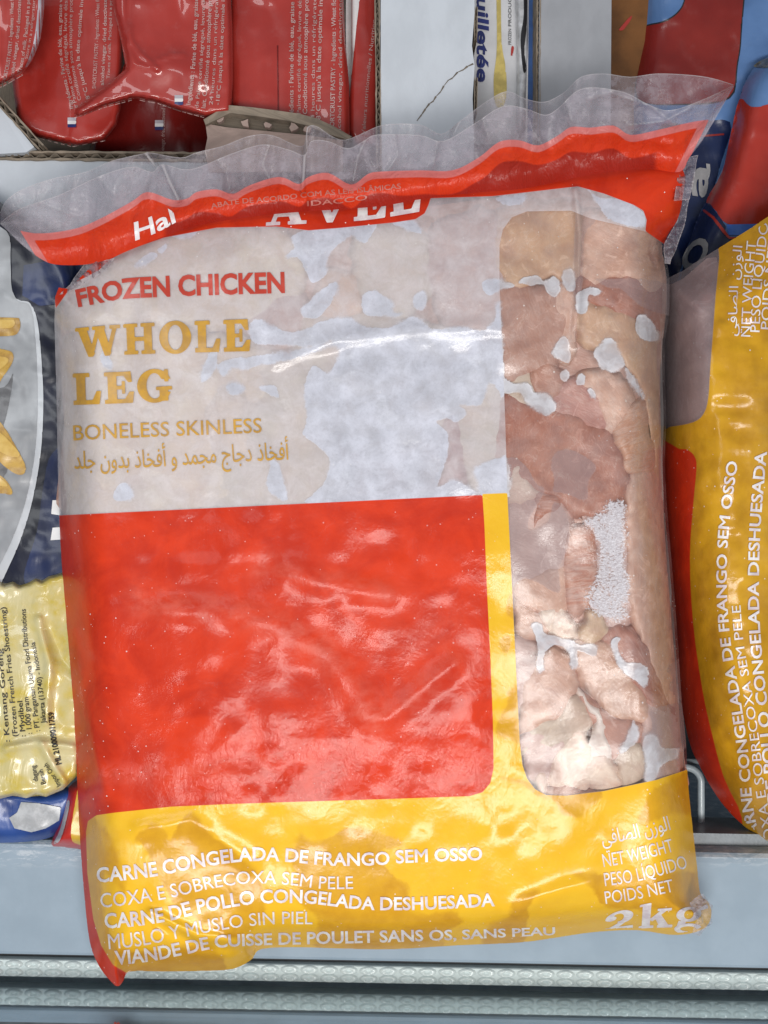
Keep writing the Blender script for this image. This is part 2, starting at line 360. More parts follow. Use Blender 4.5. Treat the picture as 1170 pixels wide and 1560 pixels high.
def lettering(text, base, h, zf, mat, parent, bold=0.0, slab=False, shear=0.0, lift=.00045, clip=None, name='lettering', squash=None):
    v, f, cap = slab_mesh(text) if slab else font_mesh(text, bold)
    x = v[:, 0]; x0, x1 = x.min(), x.max(); u = (x - x0) / (x1 - x0); y = v[:, 1] / cap
    b = smooth_poly(base, 8, False) if len(base) > 2 else A(base, float)
    d = np.concatenate([[0], np.cumsum(np.hypot(*np.diff(b, axis=0).T))]); L = d[-1]
    hh = h if np.isscalar(h) else np.interp(u, np.linspace(0, 1, len(h)), h)
    uu = u * L + shear * y * hh
    px = np.interp(uu, d, b[:, 0]); py = np.interp(uu, d, b[:, 1])
    ex = uu - np.clip(uu, 0, L)
    e = 4.0; tx = np.interp(uu + e, d, b[:, 0]) - np.interp(uu - e, d, b[:, 0]); ty = np.interp(uu + e, d, b[:, 1]) - np.interp(uu - e, d, b[:, 1])
    m = np.maximum(np.hypot(tx, ty), 1e-6); tx /= m; ty /= m
    q = np.stack([px + ty * y * hh + tx * ex, py - tx * y * hh + ty * ex], 1)
    if clip is not None:
        keep = clip(q); f = [c for c in f if keep[c].all()]
        if not f: return None
        used = np.unique(np.concatenate([A(c) for c in f])); mp = np.full(len(q), -1); mp[used] = np.arange(len(used))
        q = q[used]; f = [[int(mp[i]) for i in c] for c in f]
    vv = P(q, zf(q) + lift)
    return add_mesh(name, vv, f, mat, parent, False, None, q)
def decal(name, poly, zf, mat, parent, step=6, lift=.0002, smooth=True):
    p = smooth_poly(poly) if smooth else A(poly, float)
    return sheet(name, p, lambda q: zf(q) + lift, step, mat, parent)
_AR = {'ا': 'FE8D', 'أ': 'FE83', 'ب': 'FE8F', 'ج': 'FE9D', 'خ': 'FEA5', 'د': 'FEA9', 'ذ': 'FEAB', 'ز': 'FEAF', 'ص': 'FEB9', 'ف': 'FED1', 'ل': 'FEDD', 'م': 'FEE1', 'ن': 'FEE5', 'و': 'FEED', 'ي': 'FEF1', 'ر': 'FEAD'}
def arabic(t):
    non = set('اأدذزورء'); out = []
    for w in t.split(' '):
        r = ''
        for i, ch in enumerate(w):
            pj = i > 0 and w[i - 1] not in non; nj = i < len(w) - 1 and ch not in non
            b = int(_AR[ch], 16); r += chr(b + ((3 if nj else 1) if pj else (2 if nj else 0)))
        out.append(r[::-1])
    return ' '.join(out[::-1])

# ================================================================== the freezer
def tube(name, pts, r, mat, parent, seg=8):
    from mathutils import Vector
    pts = [Vector(p) for p in pts]; V = []; F = []
    for i, p in enumerate(pts):
        t = (pts[min(i + 1, len(pts) - 1)] - pts[max(i - 1, 0)]).normalized()
        a = t.cross(Vector((0, .01, 1))).normalized(); b = t.cross(a)
        for k in range(seg):
            w = 2 * math.pi * k / seg; V.append(p + r * (math.cos(w) * a + math.sin(w) * b))
    for i in range(len(pts) - 1):
        for k in range(seg):
            F.append([i * seg + k, i * seg + (k + 1) % seg, (i + 1) * seg + (k + 1) % seg, (i + 1) * seg + k])
    F += [list(range(seg))[::-1], [len(V) - seg + k for k in range(seg)]]
    return add_mesh(name, V, F, mat, parent, True, None, A([[v[0] / S, -v[1] / S] for v in V]))
SL = -0.0188
def extrusion(name, prof, mat, parent, x0=-.7, x1=.7, n=24, smooth=False):
    """section (y, z) drawn along the slightly turned front of the freezer"""
    xs = np.linspace(x0, x1, n); V = [(x, y + SL * x, z) for x in xs for y, z in prof]; m = len(prof); F = []
    for i in range(n - 1):
        for k in range(m - 1): F.append([i * m + k + 1, i * m + k, (i + 1) * m + k, (i + 1) * m + k + 1])
    return add_mesh(name, V, F, mat, parent, smooth, None, A([[v[0] / S, -v[1] / S] for v in V]))
_g = G('painted_steel'); _v = _g.px(); _y = _g.node('ShaderNodeSeparateXYZ', None, Vector=_v).outputs[1]
_n = _g.noise(_v, 1.2, 4); _sc = _g.noise(_g.vec(_v, (1, 6, 1), .25), 5, 4, .7, 1.0); _fr = _g.mul(_g.step(_y, 6.20, 5.92), _g.step(_g.noise(_g.vec(_v, (.6, 2.5, 1)), 5, 6, .75, .6), .48, .62))
_mk = _g.math('MAXIMUM', _g.mul(_g.step(_sc, .72, .76), .5), _g.math('MAXIMUM', _g.mul(_fr, .55), round_specks(_g, _v, 2.2, .05, .8)))
M_ledge = _g.out(_g.bsdf(Base_Color=_g.mix(_mk, _g.mix(_g.step(_n, .3, .7), (.26, .335, .41), (.30, .38, .46)), (.62, .66, .70)), Roughness=_g.mixf(_n, .42, .56), Specular_IOR_Level=.35, Normal=_g.bump(_g.add(_g.noise(_v, 30, 4), _mk), .06, .0006)))
M_gasket = plain('black_rubber', (.02, .022, .025), .6)
M_dark = plain('dark_liner', (.060, .070, .080), .45, .25, 3, .2, 8)
M_lip = plain('grey_lip', (.17, .20, .225), .35, .2, 3, .2, 20)
M_strip = plain('ribbed_plastic', (.58, .66, .66), .2, .06, 9, .06, 30, .3)
M_wire = plain('coated_wire', (.40, .47, .51), .35, .1, 5, .1, 20, .3)
M_gl = G('smoked_glass'); _v = M_gl.px()
M_glass = M_gl.out(M_gl.mixs(M_gl.step(M_gl.noise(M_gl.vec(_v, (.2, 2, 1)), 4, 3), .2, .8, .55, .68), M_gl.bsdf(Base_Color=(.15, .185, .205), Roughness=.4),
        M_gl.node('ShaderNodeBsdfGlossy', None, Color=(.80, .88, .92), Roughness=.045).outputs[0]))
freezer = thing('display_freezer', 'grey open display freezer with dimpled strip and smoked front glass below the bags', 'freezer')
extrusion('front_ledge', [(-.1618, -.25), (-.1618, -.066), (-.1624, -.0625), (-.1640, -.0606), (-.1665, -.0600), (-.2158, -.0600), (-.2172, -.0606), (-.2178, -.062), (-.2178, -.075)], M_ledge, freezer, smooth=False)
extrusion('gasket', [(-.2179, -.0640), (-.2196, -.0640), (-.2196, -.075)], M_gasket, freezer)
strip = extrusion('dimpled_strip', [(-.2197, -.075), (-.2197, -.0606), (-.2200, -.0600), (-.2277, -.0600), (-.2281, -.0606), (-.2281, -.075)], M_strip, freezer)
extrusion('glass_channel', [(-.2282, -.0668), (-.2310, -.0668)], M_lip, freezer)
extrusion('front_glass', [(-.2308, -.021), (-.2308, -.08)], M_glass, freezer)
extrusion('rear_lip', [(-.1560, -.10), (-.1560, -.072), (-.1617, -.0715)], M_lip, freezer)
bm_v = []; bm_f = []; SEG = 12
for r, z in ((0, -.0006), (.22, -.0002), (.55, .0010), (.80, .0009), (1.0, 0.0)):
    for k in range(SEG):
        w = 2 * math.pi * k / SEG; bm_v.append((r * .0044 * math.cos(w), r * .0020 * math.sin(w), z))
for i in range(4):
    for k in range(SEG): bm_f.append([i * SEG + k, (i + 1) * SEG + k, (i + 1) * SEG + (k + 1) % SEG, i * SEG + (k + 1) % SEG])
d0 = None
for row, yy in enumerate((-.2219, -.2258)):
    for k in range(-21, 22):
        x = k * .00952 + .002
        if d0 is None: d0 = o = add_mesh('dimple', bm_v, bm_f, M_strip, strip, True, None, A([[v[0] / S, v[1] / S] for v in bm_v]))
        else: o = d0.copy(); COL.objects.link(o)
        o.location = (x, yy + SL * x, -.05985)
tube('rack_wire', [P((1045 + 200 * t, 1262 + 6 * t), -.088) for t in np.linspace(0, 1, 5)], .0017, M_wire, freezer)
tube('rack_wire', [P(q, -.092) for q in smooth_poly([(1040, 1168), (1056, 1172), (1067, 1184), (1068, 1205), (1068, 1262)], 4, False)], .0019, M_wire, freezer)
tube('rack_wire', [P((1045 + 200 * t, 1160 + 4 * t), -.098) for t in np.linspace(0, 1, 5)], .0016, M_wire, freezer)
def room(name, V, F, mat): return add_mesh(name, V, F, mat, freezer, False, None, A([[v[0] / S, -v[1] / S] for v in V]))
room('basin_floor', [(-.7, -.5, -.24), (.7, -.5, -.24), (.7, .7, -.24), (-.7, .7, -.24)], [[0, 1, 2, 3]], M_dark)
room('basin_wall', [(-.7, .7, -.24), (.7, .7, -.24), (.7, .7, .05), (-.7, .7, .05)], [[0, 1, 2, 3]], M_ledge)
room('basin_wall', [(-.69, -.5, -.24), (-.69, .7, -.24), (-.69, .7, .05), (-.69, -.5, .05)], [[0, 1, 2, 3]], M_ledge)
room('basin_wall', [(.69, -.5, -.24), (.69, .7, -.24), (.69, .7, .05), (.69, -.5, .05)], [[3, 2, 1, 0]], M_ledge)

# ================================================================== the chicken bag in front
OUT = [(84, 452), (105, 440), (120, 425), (140, 405), (160, 385), (200, 362), (260, 342), (330, 325), (420, 312), (500, 305), (580, 298), (650, 288), (720, 278), (800, 270), (870, 258), (930, 250), (985, 250), (1040, 258),
       (1040, 300), (1032, 335), (1012, 370), (1018, 410), (1020, 435), (1019, 480), (1013, 520), (1013, 580), (1015, 640), (1013, 700), (1016, 770), (1021, 830), (1027, 900), (1033, 980), (1038, 1060), (1045, 1130), (1048, 1190), (1054, 1250), (1062, 1320),
       (1067, 1362), (1079, 1374), (1084, 1392), (1076, 1412), (1052, 1422), (1020, 1424), (970, 1417), (905, 1420), (850, 1428), (790, 1436), (700, 1440), (600, 1446), (520, 1445), (450, 1443), (397, 1446), (385, 1460), (368, 1471), (340, 1478), (250, 1480), (198, 1480),
       (188, 1494), (179, 1503), (166, 1492), (150, 1470), (137, 1436), (129, 1370), (122, 1280), (118, 1200), (113, 1100), (106, 1000), (97, 900), (90, 780), (86, 600)]
OUTS = smooth_poly(OUT, 3)
def crease(p, line, w):
    l = A(line, float); d = np.full(len(p), 1e9)
    for a, b in zip(l[:-1], l[1:]):
        e = b - a; t = np.clip(((p - a) @ e) / (e @ e), 0, 1); q = a + t[:, None] * e
        d = np.minimum(d, np.hypot(p[:, 0] - q[:, 0], p[:, 1] - q[:, 1]))
    return np.exp(-(d / w) ** 2)
curve = lambda pts: (lambda q: (lambda x: np.interp(x, q[:, 0], q[:, 1])))(smooth_poly(pts, 4, False))
BASE = curve([(0, 341), (12, 352), (30, 370), (60, 393), (85, 403), (130, 403), (165, 395), (200, 380), (270, 353), (330, 338), (420, 326), (500, 320), (580, 314), (650, 302), (720, 294), (800, 287), (870, 272), (930, 262), (985, 257), (1035, 262), (1050, 240), (1070, 214), (1095, 172), (1118, 131)])
def z_bag(p):
    p = np.asarray(p, float); s = sdf(OUTS, p)
    z = edge_drop(s, 70, .036) * (1 - .78 * np.exp(-(np.clip(p[:, 1] - BASE(p[:, 0]), 0, 999) / 90) ** 2)) - .004 + .006 * np.clip(s / 320, 0, 1)
    fade = np.clip(s / 70, 0, 1)
    z += fade * (.0018 * vnoise(p, 170, 1) + .0010 * vnoise(p, 75, 2) + .0004 * vnoise(p, 32, 3))
    z += .0030 * crease(p, [(108, 960), (125, 1060), (142, 1140), (158, 1200)], 11)
    z += .0013 * crease(p, [(420, 552), (470, 535), (520, 515), (640, 500), (760, 500)], 13)
    z += .0020 * crease(p, [(250, 930), (340, 932), (420, 955), (500, 1000), (545, 1062), (560, 1090)], 22)
    z += .0016 * crease(p, [(440, 870), (500, 890), (590, 905)], 20) + .0016 * crease(p, [(590, 1095), (640, 1050), (690, 1010)], 18)
    z += .0025 * crease(p, [(877, 290), (884, 360), (882, 440), (876, 520)], 6)
    z -= .0009 * crease(p, [(470, 545), (560, 540), (700, 545)], 18)
    z += .0022 * crease(p, [(230, 1390), (300, 1425), (390, 1436)], 7) - .0022 * crease(p, [(240, 1410), (310, 1444), (390, 1448)], 8)
    z += .0020 * crease(p, [(770, 1390), (860, 1355), (900, 1345)], 14) + .0016 * crease(p, [(210, 1265), (290, 1250), (380, 1310)], 14)
    z -= .0022 * crease(p, [(1050, 1330), (1062, 1372), (1040, 1425)], 9)
    return z
INK_RED = [[(60, 785), (92, 785), (735, 754), (738, 800), (742, 900), (747, 1000), (751, 1100), (752, 1170), (747, 1193), (735, 1207), (715, 1213), (600, 1217), (440, 1222), (350, 1225), (260, 1229), (175, 1238), (147, 1242), (134, 1251), (131, 1268), (133, 1330), (142, 1400),
            (154, 1440), (172, 1470), (196, 1484), (190, 1530), (100, 1530), (40, 1200)],
           [(60, 300), (85, 470), (112, 432), (150, 412), (165, 398), (185, 385), (250, 362), (330, 347), (420, 345), (470, 351), (520, 347), (600, 339), (633, 334), (647, 325), (653, 312), (656, 302), (750, 299), (880, 284), (920, 295), (965, 312), (980, 321), (985, 335),
            (983, 352), (1000, 364), (1012, 372), (1030, 345), (1050, 300), (1060, 200), (100, 200)]]
INK_YEL = [(735, 752.5), (773, 751), (778, 850), (783, 950), (788, 1050), (792, 1130), (796, 1165), (803, 1186), (815, 1202), (832, 1211), (862, 1212), (920, 1205), (1000, 1188), (1060, 1168), (1130, 1150), (1130, 1540), (100, 1540), (100, 1180), (700, 1150)]
INK_WHT = [(40, 250), (40, 796), (773, 755), (770, 650), (765, 520), (761, 430), (761, 375), (766, 350), (780, 331), (803, 322), (870, 321), (900, 333), (985, 353), (1040, 352), (1040, 250)]
AIR = [[(500, 487), (533, 483), (557, 497), (587, 500), (600, 495), (633, 482), (647, 493), (660, 502), (700, 497), (720, 500), (737, 502), (753, 487), (755, 468), (763, 470), (768, 600), (753, 587), (743, 587), (733, 617), (700, 617), (710, 627), (707, 637), (693, 643), (683, 638),
        (663, 642), (680, 657), (683, 673), (681, 700), (667, 740), (690, 731), (708, 737), (711, 758), (480, 770), (490, 742), (503, 711), (497, 690), (470, 670), (460, 660), (467, 640), (463, 597), (470, 567), (480, 558), (500, 568), (512, 550), (512, 528), (467, 540), (433, 550), (420, 545), (460, 530), (505, 520), (470, 512), (480, 495)],
       [(723, 718), (735, 705), (760, 698), (773, 700), (776, 756), (735, 758), (727, 735)],
       [(443, 360), (483, 347), (540, 340), (573, 338), (567, 357), (557, 370), (543, 367), (537, 360), (517, 373), (500, 390), (497, 417), (483, 430), (473, 427), (463, 407), (453, 392), (437, 395), (437, 387), (450, 377)],
       [(595, 338), (630, 335), (642, 350), (640, 357), (625, 352)], [(460, 470), (483, 447), (507, 430), (515, 432), (513, 447), (490, 480), (475, 485), (462, 482)],
       [(552, 450), (572, 442), (583, 450), (600, 460), (600, 475), (615, 478), (600, 483), (580, 482), (560, 480), (552, 470)], [(632, 450), (645, 443), (652, 455), (647, 470), (637, 473), (630, 462)],
       [(377, 499), (392, 487), (407, 490), (434, 505), (470, 500), (505, 490), (520, 512), (480, 528), (440, 526), (416, 526), (389, 523), (380, 511)], [(311, 553), (326, 529), (332, 547), (323, 571), (308, 583), (305, 568)],
       [(332, 556), (350, 547), (374, 544), (413, 538), (440, 536), (425, 552), (395, 556), (374, 564), (353, 562), (344, 573), (335, 568)], [(345, 585), (360, 582), (375, 592), (360, 602), (345, 597)], [(395, 590), (420, 588), (425, 605), (410, 600)],
       [(403, 669), (412, 694), (424, 706), (431, 728), (438, 760), (415, 755), (406, 737), (412, 710)], [(173, 755), (180, 738), (193, 735), (203, 750), (198, 762), (178, 763)], [(155, 535), (165, 540), (172, 560), (165, 563), (152, 550)],
       [(205, 402), (230, 385), (238, 390), (215, 407)], [(240, 380), (252, 372), (256, 378), (245, 385)], [(262, 352), (300, 350), (290, 362), (265, 362)],
       [(735, 430), (755, 424), (773, 429), (784, 435), (768, 441), (742, 449)], [(789, 431), (801, 421), (819, 420), (830, 427), (842, 423), (851, 426), (853, 444), (845, 452), (835, 447), (828, 435), (809, 434)],
       [(855, 423), (860, 411), (871, 409), (876, 418), (875, 441), (866, 443), (857, 434)], [(878, 447), (894, 439), (907, 438), (917, 444), (909, 450), (896, 450), (896, 470), (887, 479), (878, 472)],
       [(968, 500), (972, 481), (984, 481), (996, 493), (1004, 516), (991, 520), (976, 515)], [(907, 531), (930, 513), (950, 547), (951, 559), (935, 567), (917, 562), (908, 547)], [(953, 560), (966, 575), (981, 601), (978, 606), (963, 588), (955, 573)],
       [(840, 536), (853, 516), (863, 515), (868, 529), (867, 552), (850, 547)], [(767, 575), (786, 586), (804, 583), (814, 598), (830, 598), (846, 614), (845, 627), (832, 633), (817, 624), (802, 614), (791, 598), (768, 598)],
       [(878, 580), (885, 570), (892, 575), (890, 585), (882, 586)], [(896, 594), (901, 592), (908, 602), (907, 608), (900, 604)], [(855, 566), (864, 563), (868, 574), (862, 581), (855, 577)],
       [(810, 959), (814, 948), (827, 951), (830, 964), (846, 970), (867, 975), (883, 983), (899, 980), (910, 985), (907, 999), (888, 993), (879, 993), (883, 1012), (875, 1020), (867, 1012), (867, 993), (851, 983), (838, 985), (829, 996), (827, 1020), (818, 1021), (819, 991), (817, 972)],
       [(931, 985), (936, 972), (947, 972), (941, 985), (952, 1009), (973, 1009), (989, 1023), (982, 1049), (971, 1038), (949, 1023)],
       [(992, 1118), (1003, 1126), (1012, 1140), (1035, 1140), (1030, 1155), (1011, 1164), (997, 1189), (984, 1189), (983, 1164), (978, 1130)], [(942, 1145), (956, 1120), (964, 1096), (975, 1115), (967, 1134), (948, 1148)],
       [(895, 285), (910, 300), (950, 305), (978, 322), (982, 345), (940, 340), (915, 318)], [(755, 300), (800, 296), (795, 310), (765, 312)]]
THIN = [[(840, 714), (845, 691), (863, 684), (884, 691), (904, 706), (907, 716), (896, 734), (894, 760), (873, 757), (853, 750), (843, 750), (845, 729)],
        [(770, 700), (800, 708), (815, 735), (830, 748), (806, 790), (808, 808), (835, 795), (845, 765), (862, 782), (868, 810), (866, 830), (858, 852), (850, 870), (852, 905), (800, 880), (770, 900), (760, 780)],
        [(880, 425), (925, 425), (980, 425), (1030, 440), (1030, 480), (985, 470), (960, 452), (945, 440), (925, 438), (905, 425)], [(992, 1082), (1050, 1072), (1050, 1126), (1033, 1150), (1011, 1160), (978, 1120), (992, 1115), (994, 1100)],
        [(880, 300), (915, 300), (905, 340), (890, 360), (886, 460), (874, 460)], [(1014, 1020), (1025, 1030), (1020, 1050), (1050, 1070), (1050, 1000)]]
WET = [[(792, 1047), (773, 1055), (775, 1066), (756, 1109), (765, 1123), (800, 1126)], [(756, 1183), (789, 1191), (822, 1213), (841, 1219), (858, 1241), (882, 1245), (899, 1232), (920, 1205), (880, 1195), (800, 1190)],
       [(458, 1272), (477, 1284), (508, 1272), (538, 1259), (585, 1272), (612, 1284), (600, 1290), (582, 1296), (585, 1318), (600, 1336), (622, 1352), (622, 1367), (628, 1388), (655, 1392), (689, 1388), (705, 1401), (702, 1407), (677, 1425), (660, 1450), (492, 1450), (486, 1422), (480, 1395), (455, 1376), (452, 1333), (443, 1312)],
       [(209, 1273), (231, 1255), (253, 1267), (259, 1278), (291, 1237), (324, 1273), (384, 1319), (401, 1352), (400, 1401), (350, 1430), (300, 1400), (264, 1374), (223, 1295), (207, 1281)], [(813, 1356), (788, 1364), (773, 1397), (747, 1408), (735, 1445), (795, 1445), (806, 1382), (821, 1360)],
       [(1070, 1170), (997, 1202), (975, 1239), (975, 1254), (997, 1250), (1027, 1239), (1070, 1235)], [(869, 1327), (902, 1353), (924, 1382), (979, 1386), (1070, 1386), (1070, 1334), (1027, 1327), (1000, 1330), (940, 1335)],
       [(120, 1260), (150, 1252), (180, 1300), (190, 1360), (160, 1330), (160, 1400), (200, 1450), (320, 1440), (330, 1500), (110, 1500)], [(780, 905), (772, 915), (772, 935), (790, 945)], [(762, 975), (775, 970), (776, 990), (765, 992)]]
FROST = [[(891, 793), (904, 788), (917, 780), (925, 765), (940, 762), (953, 772), (955, 800), (952, 866), (958, 888), (955, 920), (952, 943), (936, 946), (915, 940), (895, 922), (901, 898), (909, 866), (912, 826), (899, 806)]]
def many(polys, margin=14, n=3):
    pp = [smooth_poly(q, n) if n > 1 else A(q, float) for q in polys]
    return lambda p: np.max([sdf(q, p, margin) for q in pp], 0)
def sheen_fn(p):  # where highlights are painted onto the film
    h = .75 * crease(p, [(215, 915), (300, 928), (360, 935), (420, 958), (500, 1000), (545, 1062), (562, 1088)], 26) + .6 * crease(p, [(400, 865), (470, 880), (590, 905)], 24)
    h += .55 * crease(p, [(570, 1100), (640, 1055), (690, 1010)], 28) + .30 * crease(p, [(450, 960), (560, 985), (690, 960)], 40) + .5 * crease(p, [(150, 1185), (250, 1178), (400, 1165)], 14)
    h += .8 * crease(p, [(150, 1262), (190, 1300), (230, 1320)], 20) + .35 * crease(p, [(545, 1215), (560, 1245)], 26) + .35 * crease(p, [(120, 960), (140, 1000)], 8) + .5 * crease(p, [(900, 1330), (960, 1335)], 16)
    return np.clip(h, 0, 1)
def sheen_patch_fn(p):  # where reflections are painted along the foot of the red panel
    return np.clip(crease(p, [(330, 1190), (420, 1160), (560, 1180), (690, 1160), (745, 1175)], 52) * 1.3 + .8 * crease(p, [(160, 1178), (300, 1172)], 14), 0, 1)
FATTR = dict(ink_red=many(INK_RED, 14, 1), ink_yellow=many([INK_YEL], 14, 1), ink_white=many([INK_WHT], 14, 1), air=many(AIR), thin=many(THIN), wet=many(WET), frost=many(FROST, 40), pale_sheen=sheen_fn, sheen_patch=sheen_patch_fn,
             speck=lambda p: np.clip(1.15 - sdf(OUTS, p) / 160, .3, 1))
bag = thing('frozen_chicken_bag', 'large red and yellow bag of frozen boneless chicken legs lying over the freezer ledge', 'chicken bag', group='frozen chicken bags')
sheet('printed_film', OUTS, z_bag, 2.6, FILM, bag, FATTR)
_n = OUTS - np.roll(OUTS, 2, 0); _n = np.stack([-_n[:, 1], _n[:, 0]], 1); _n /= np.linalg.norm(_n, axis=1)[:, None]
INS = OUTS + 4 * _n * (1 if sdf(OUTS, (OUTS + 4 * _n)[40:41])[0] > 0 else -1)
pb, fb = clip_grid(INS, 12); sb = sdf(OUTS, pb)
add_mesh('back_film', P(pb, np.where(sb < 5, -.0385, -.041 - .014 * np.clip(sb / 40, 0, 1))), [q[::-1] for q in fb], plain('white_film', (.6, .58, .58), .3), bag, True, None, pb)

# ---- the meat behind the clear film
def meat_mat(name, c1, c2, ang=0.0, fib=.5, fs=1.0, fat=.15, wet=.3):
    s = G(name); v = s.px()
    w = s.vec(v, (1, 1, 1), -ang)
    f1 = s.noise(s.vec(w, (1.8 * fs, 6.5 * fs, 1)), 1.5, 6, .68, 1.6); f2 = s.noise(s.vec(w, (4 * fs, 20 * fs, 1)), 1.2, 4, .65, 1.0); bl = s.noise(v, 2.6, 5, .6, .6)
    c = s.mix(s.step(bl, .3, .7), c1, c2)
    c = s.mix(s.mul(s.step(f1, .48 - .10 * fib, .70 - .12 * fib), fib), c, tuple(min(1, .17 + .76 * q) for q in c2))
    c = s.mix(s.mul(s.step(f2, .50, .28), fib * .45), c, tuple(q * .62 for q in c1))
    c = s.mix(s.mul(s.step(s.noise(v, 4.2, 6, .7, 1.0), .60, .72), fat), c, (.80, .70, .60))
    c = s.mix(s.mul(s.step(s.noise(v, 2.8, 4, .6, 1.8), .58, .66), .55), c, tuple(min(1, .12 + q * 1.08) for q in c2))
    c = s.mix(s.mul(s.step(s.noise(v, 1.7, 3, .6, 1.5), .56, .68), .35), c, tuple(q * w for q, w in zip(c1, (.70, .52, .50))))
    big = s.noise(v, 1.1, 3, .5, .8); c = s.mix(s.step(big, .30, .75, .04, .34), c, (.66, .40, .32))
    mem = s.math('ABSOLUTE', s.sub(s.noise(v, 2.3, 4, .6, 1.6), .5)); c = s.mix(s.mul(s.step(mem, .03, .0), s.step(bl, .4, .75, 0, .28)), c, (.84, .72, .64))
    c = s.mix(s.mul(round_specks(s, v, 9.0, .15, .80), .7), c, (.84, .78, .72))
    h = s.add(s.mul(f1, .8), s.add(s.mul(f2, .35), bl))
    return s.out(s.bsdf(Base_Color=c, Roughness=.38, Specular_IOR_Level=.4, Normal=s.bump(h, .26, .0014)))
base_m = meat_mat('meat_base', (.44, .24, .19), (.58, .37, .30), .4, .3)
MEATOUT = smooth_poly([(95, 470), (160, 400), (260, 355), (420, 330), (600, 320), (760, 300), (880, 285), (985, 320), (1012, 400), (1014, 480), (1006, 560), (1008, 700), (1014, 830), (1026, 980), (1038, 1130), (1040, 1215), (900, 1235), (760, 1225), (730, 1000), (720, 800), (400, 800), (110, 805), (98, 650)], 3)
sheet('chicken_mass', MEATOUT, lambda p: z_bag(p) - .0065, 7, base_m, bag)
def piece(name, poly, c1, c2, drop=.0042, w=16, top=.0006, ang=0.0, fib=.5, fs=1.0, fat=.15, bulge=.0003):
    pp = smooth_poly(poly, 3); seed = len(bpy.data.objects) % 40; c = pp.mean(0); big = c + (pp - c) * (1 + 26 / max(np.ptp(pp[:, 0]), np.ptp(pp[:, 1])))
    def warp(p): a_ = 1.5 if name == 'fat_lump' else 1.0; return p + a_ * np.stack([7 * vnoise(p, 34, seed) + 3.4 * vnoise(p, 12, seed + 3), 7 * vnoise(p, 34, seed + 7) + 3.4 * vnoise(p, 12, seed + 5)], 1)
    def zf(p):
        s = sdf(pp, warp(p)); t = np.clip(s / w, 0, 1)
        return z_bag(p) - top - .0014 * (1 - t) ** 2 - np.where(s > 0, .0011 * np.exp(-np.maximum(s, 0) / 3.5), .0011 - s * .0009) - bulge * (1 + vnoise(p, 26, seed)) - .0001 * (1 + vnoise(p, 11, seed + 1))
    p, f = clip_grid(big, 3.2); s = sdf(pp, warp(p)); so = sdf(OUTS, p)
    f = [q for q in f if s[q].max() > -5 and so[q].min() > 9]
    u = np.unique(A(f)); m = np.full(len(p), -1); m[u] = np.arange(len(u)); p = p[u]
    return add_mesh(name, P(p, zf(p)), m[A(f)].tolist(), meat_mat('meat', c1, c2, ang, fib, fs, fat), bag, True, None, p)
TAN = ((.46, .27, .17), (.60, .39, .25)); PNK = ((.49, .27, .195), (.66, .42, .32)); RED = ((.28, .085, .05), (.42, .16, .105)); BRN = ((.33, .155, .11), (.45, .24, .18)); LIL = ((.46, .30, .27), (.60, .42, .38)); FAT = ((.62, .42, .33), (.82, .70, .58)); SKN = ((.44, .33, .25), (.60, .49, .39))
piece('chicken_piece', [(755, 312), (830, 305), (886, 318), (884, 400), (880, 440), (840, 432), (762, 436)], *TAN, ang=1.5, fib=.14, fs=.9, fat=.05)
piece('chicken_piece', [(885, 330), (930, 325), (992, 348), (1016, 395), (1018, 435), (990, 448), (950, 425), (905, 440), (888, 400)], *PNK, ang=.4, fib=.2, fat=.35)
piece('chicken_piece', [(872, 425), (915, 408), (955, 410), (1022, 432), (1020, 500), (975, 498), (930, 470), (885, 460)], *RED, ang=.45, fib=.25, top=.0012)
piece('chicken_piece', [(750, 428), (800, 432), (850, 440), (872, 470), (868, 520), (845, 560), (800, 580), (750, 575)], *BRN, ang=1.2, fib=.3)
piece('chicken_piece', [(880, 455), (930, 468), (975, 490), (1016, 520), (1018, 640), (1018, 730), (995, 730), (988, 650), (972, 590), (940, 545), (895, 535), (876, 505)], *TAN, ang=1.2, fib=.18, fat=.05, top=.0003)
piece('chicken_piece', [(838, 440), (880, 440), (882, 500), (872, 540), (850, 560), (836, 520)], *PNK, ang=1.4, fib=.6, fat=.5, top=.0008)
piece('chicken_piece', [(764, 575), (800, 565), (830, 580), (830, 612), (790, 618), (764, 612)], *SKN, ang=.2, fib=.2, top=.0010)
piece('chicken_piece', [(803, 566), (835, 552), (864, 570), (864, 598), (838, 612), (812, 600)], (.36, .15, .10), (.45, .22, .15), ang=.5, fib=.08, fat=0, top=.0002)
piece('chicken_piece', [(838, 590), (880, 575), (930, 590), (950, 640), (920, 670), (870, 665), (835, 640)], (.38, .15, .12), (.48, .22, .18), ang=.6, fib=.25, fs=1.4, top=.0011)
piece('chicken_piece', [(755, 612), (800, 606), (850, 628), (910, 645), (945, 685), (962, 735), (945, 772), (915, 790), (880, 790), (845, 765), (800, 740), (755, 740)], *RED, ang=1.75, fib=.22, fs=1.5, fat=.08, top=.0004)
piece('chicken_piece', [(870, 578), (905, 562), (945, 572), (966, 610), (950, 650), (925, 658), (905, 620)], *PNK, ang=1.0, fib=.55, fs=.7, top=.0005)
piece('chicken_piece', [(928, 655), (958, 618), (984, 608), (992, 660), (1002, 712), (985, 728), (955, 718), (938, 690)], (.46, .20, .11), (.58, .31, .19), ang=-.45, fib=.75, fs=1.1, top=.0002)
piece('chicken_piece', [(958, 725), (1002, 715), (1020, 760), (1030, 850), (1040, 980), (1042, 1080), (1012, 1080), (990, 1010), (962, 950), (950, 860), (950, 780)], *PNK, ang=1.5, fib=.35, fs=.6, fat=.25, top=.0004)
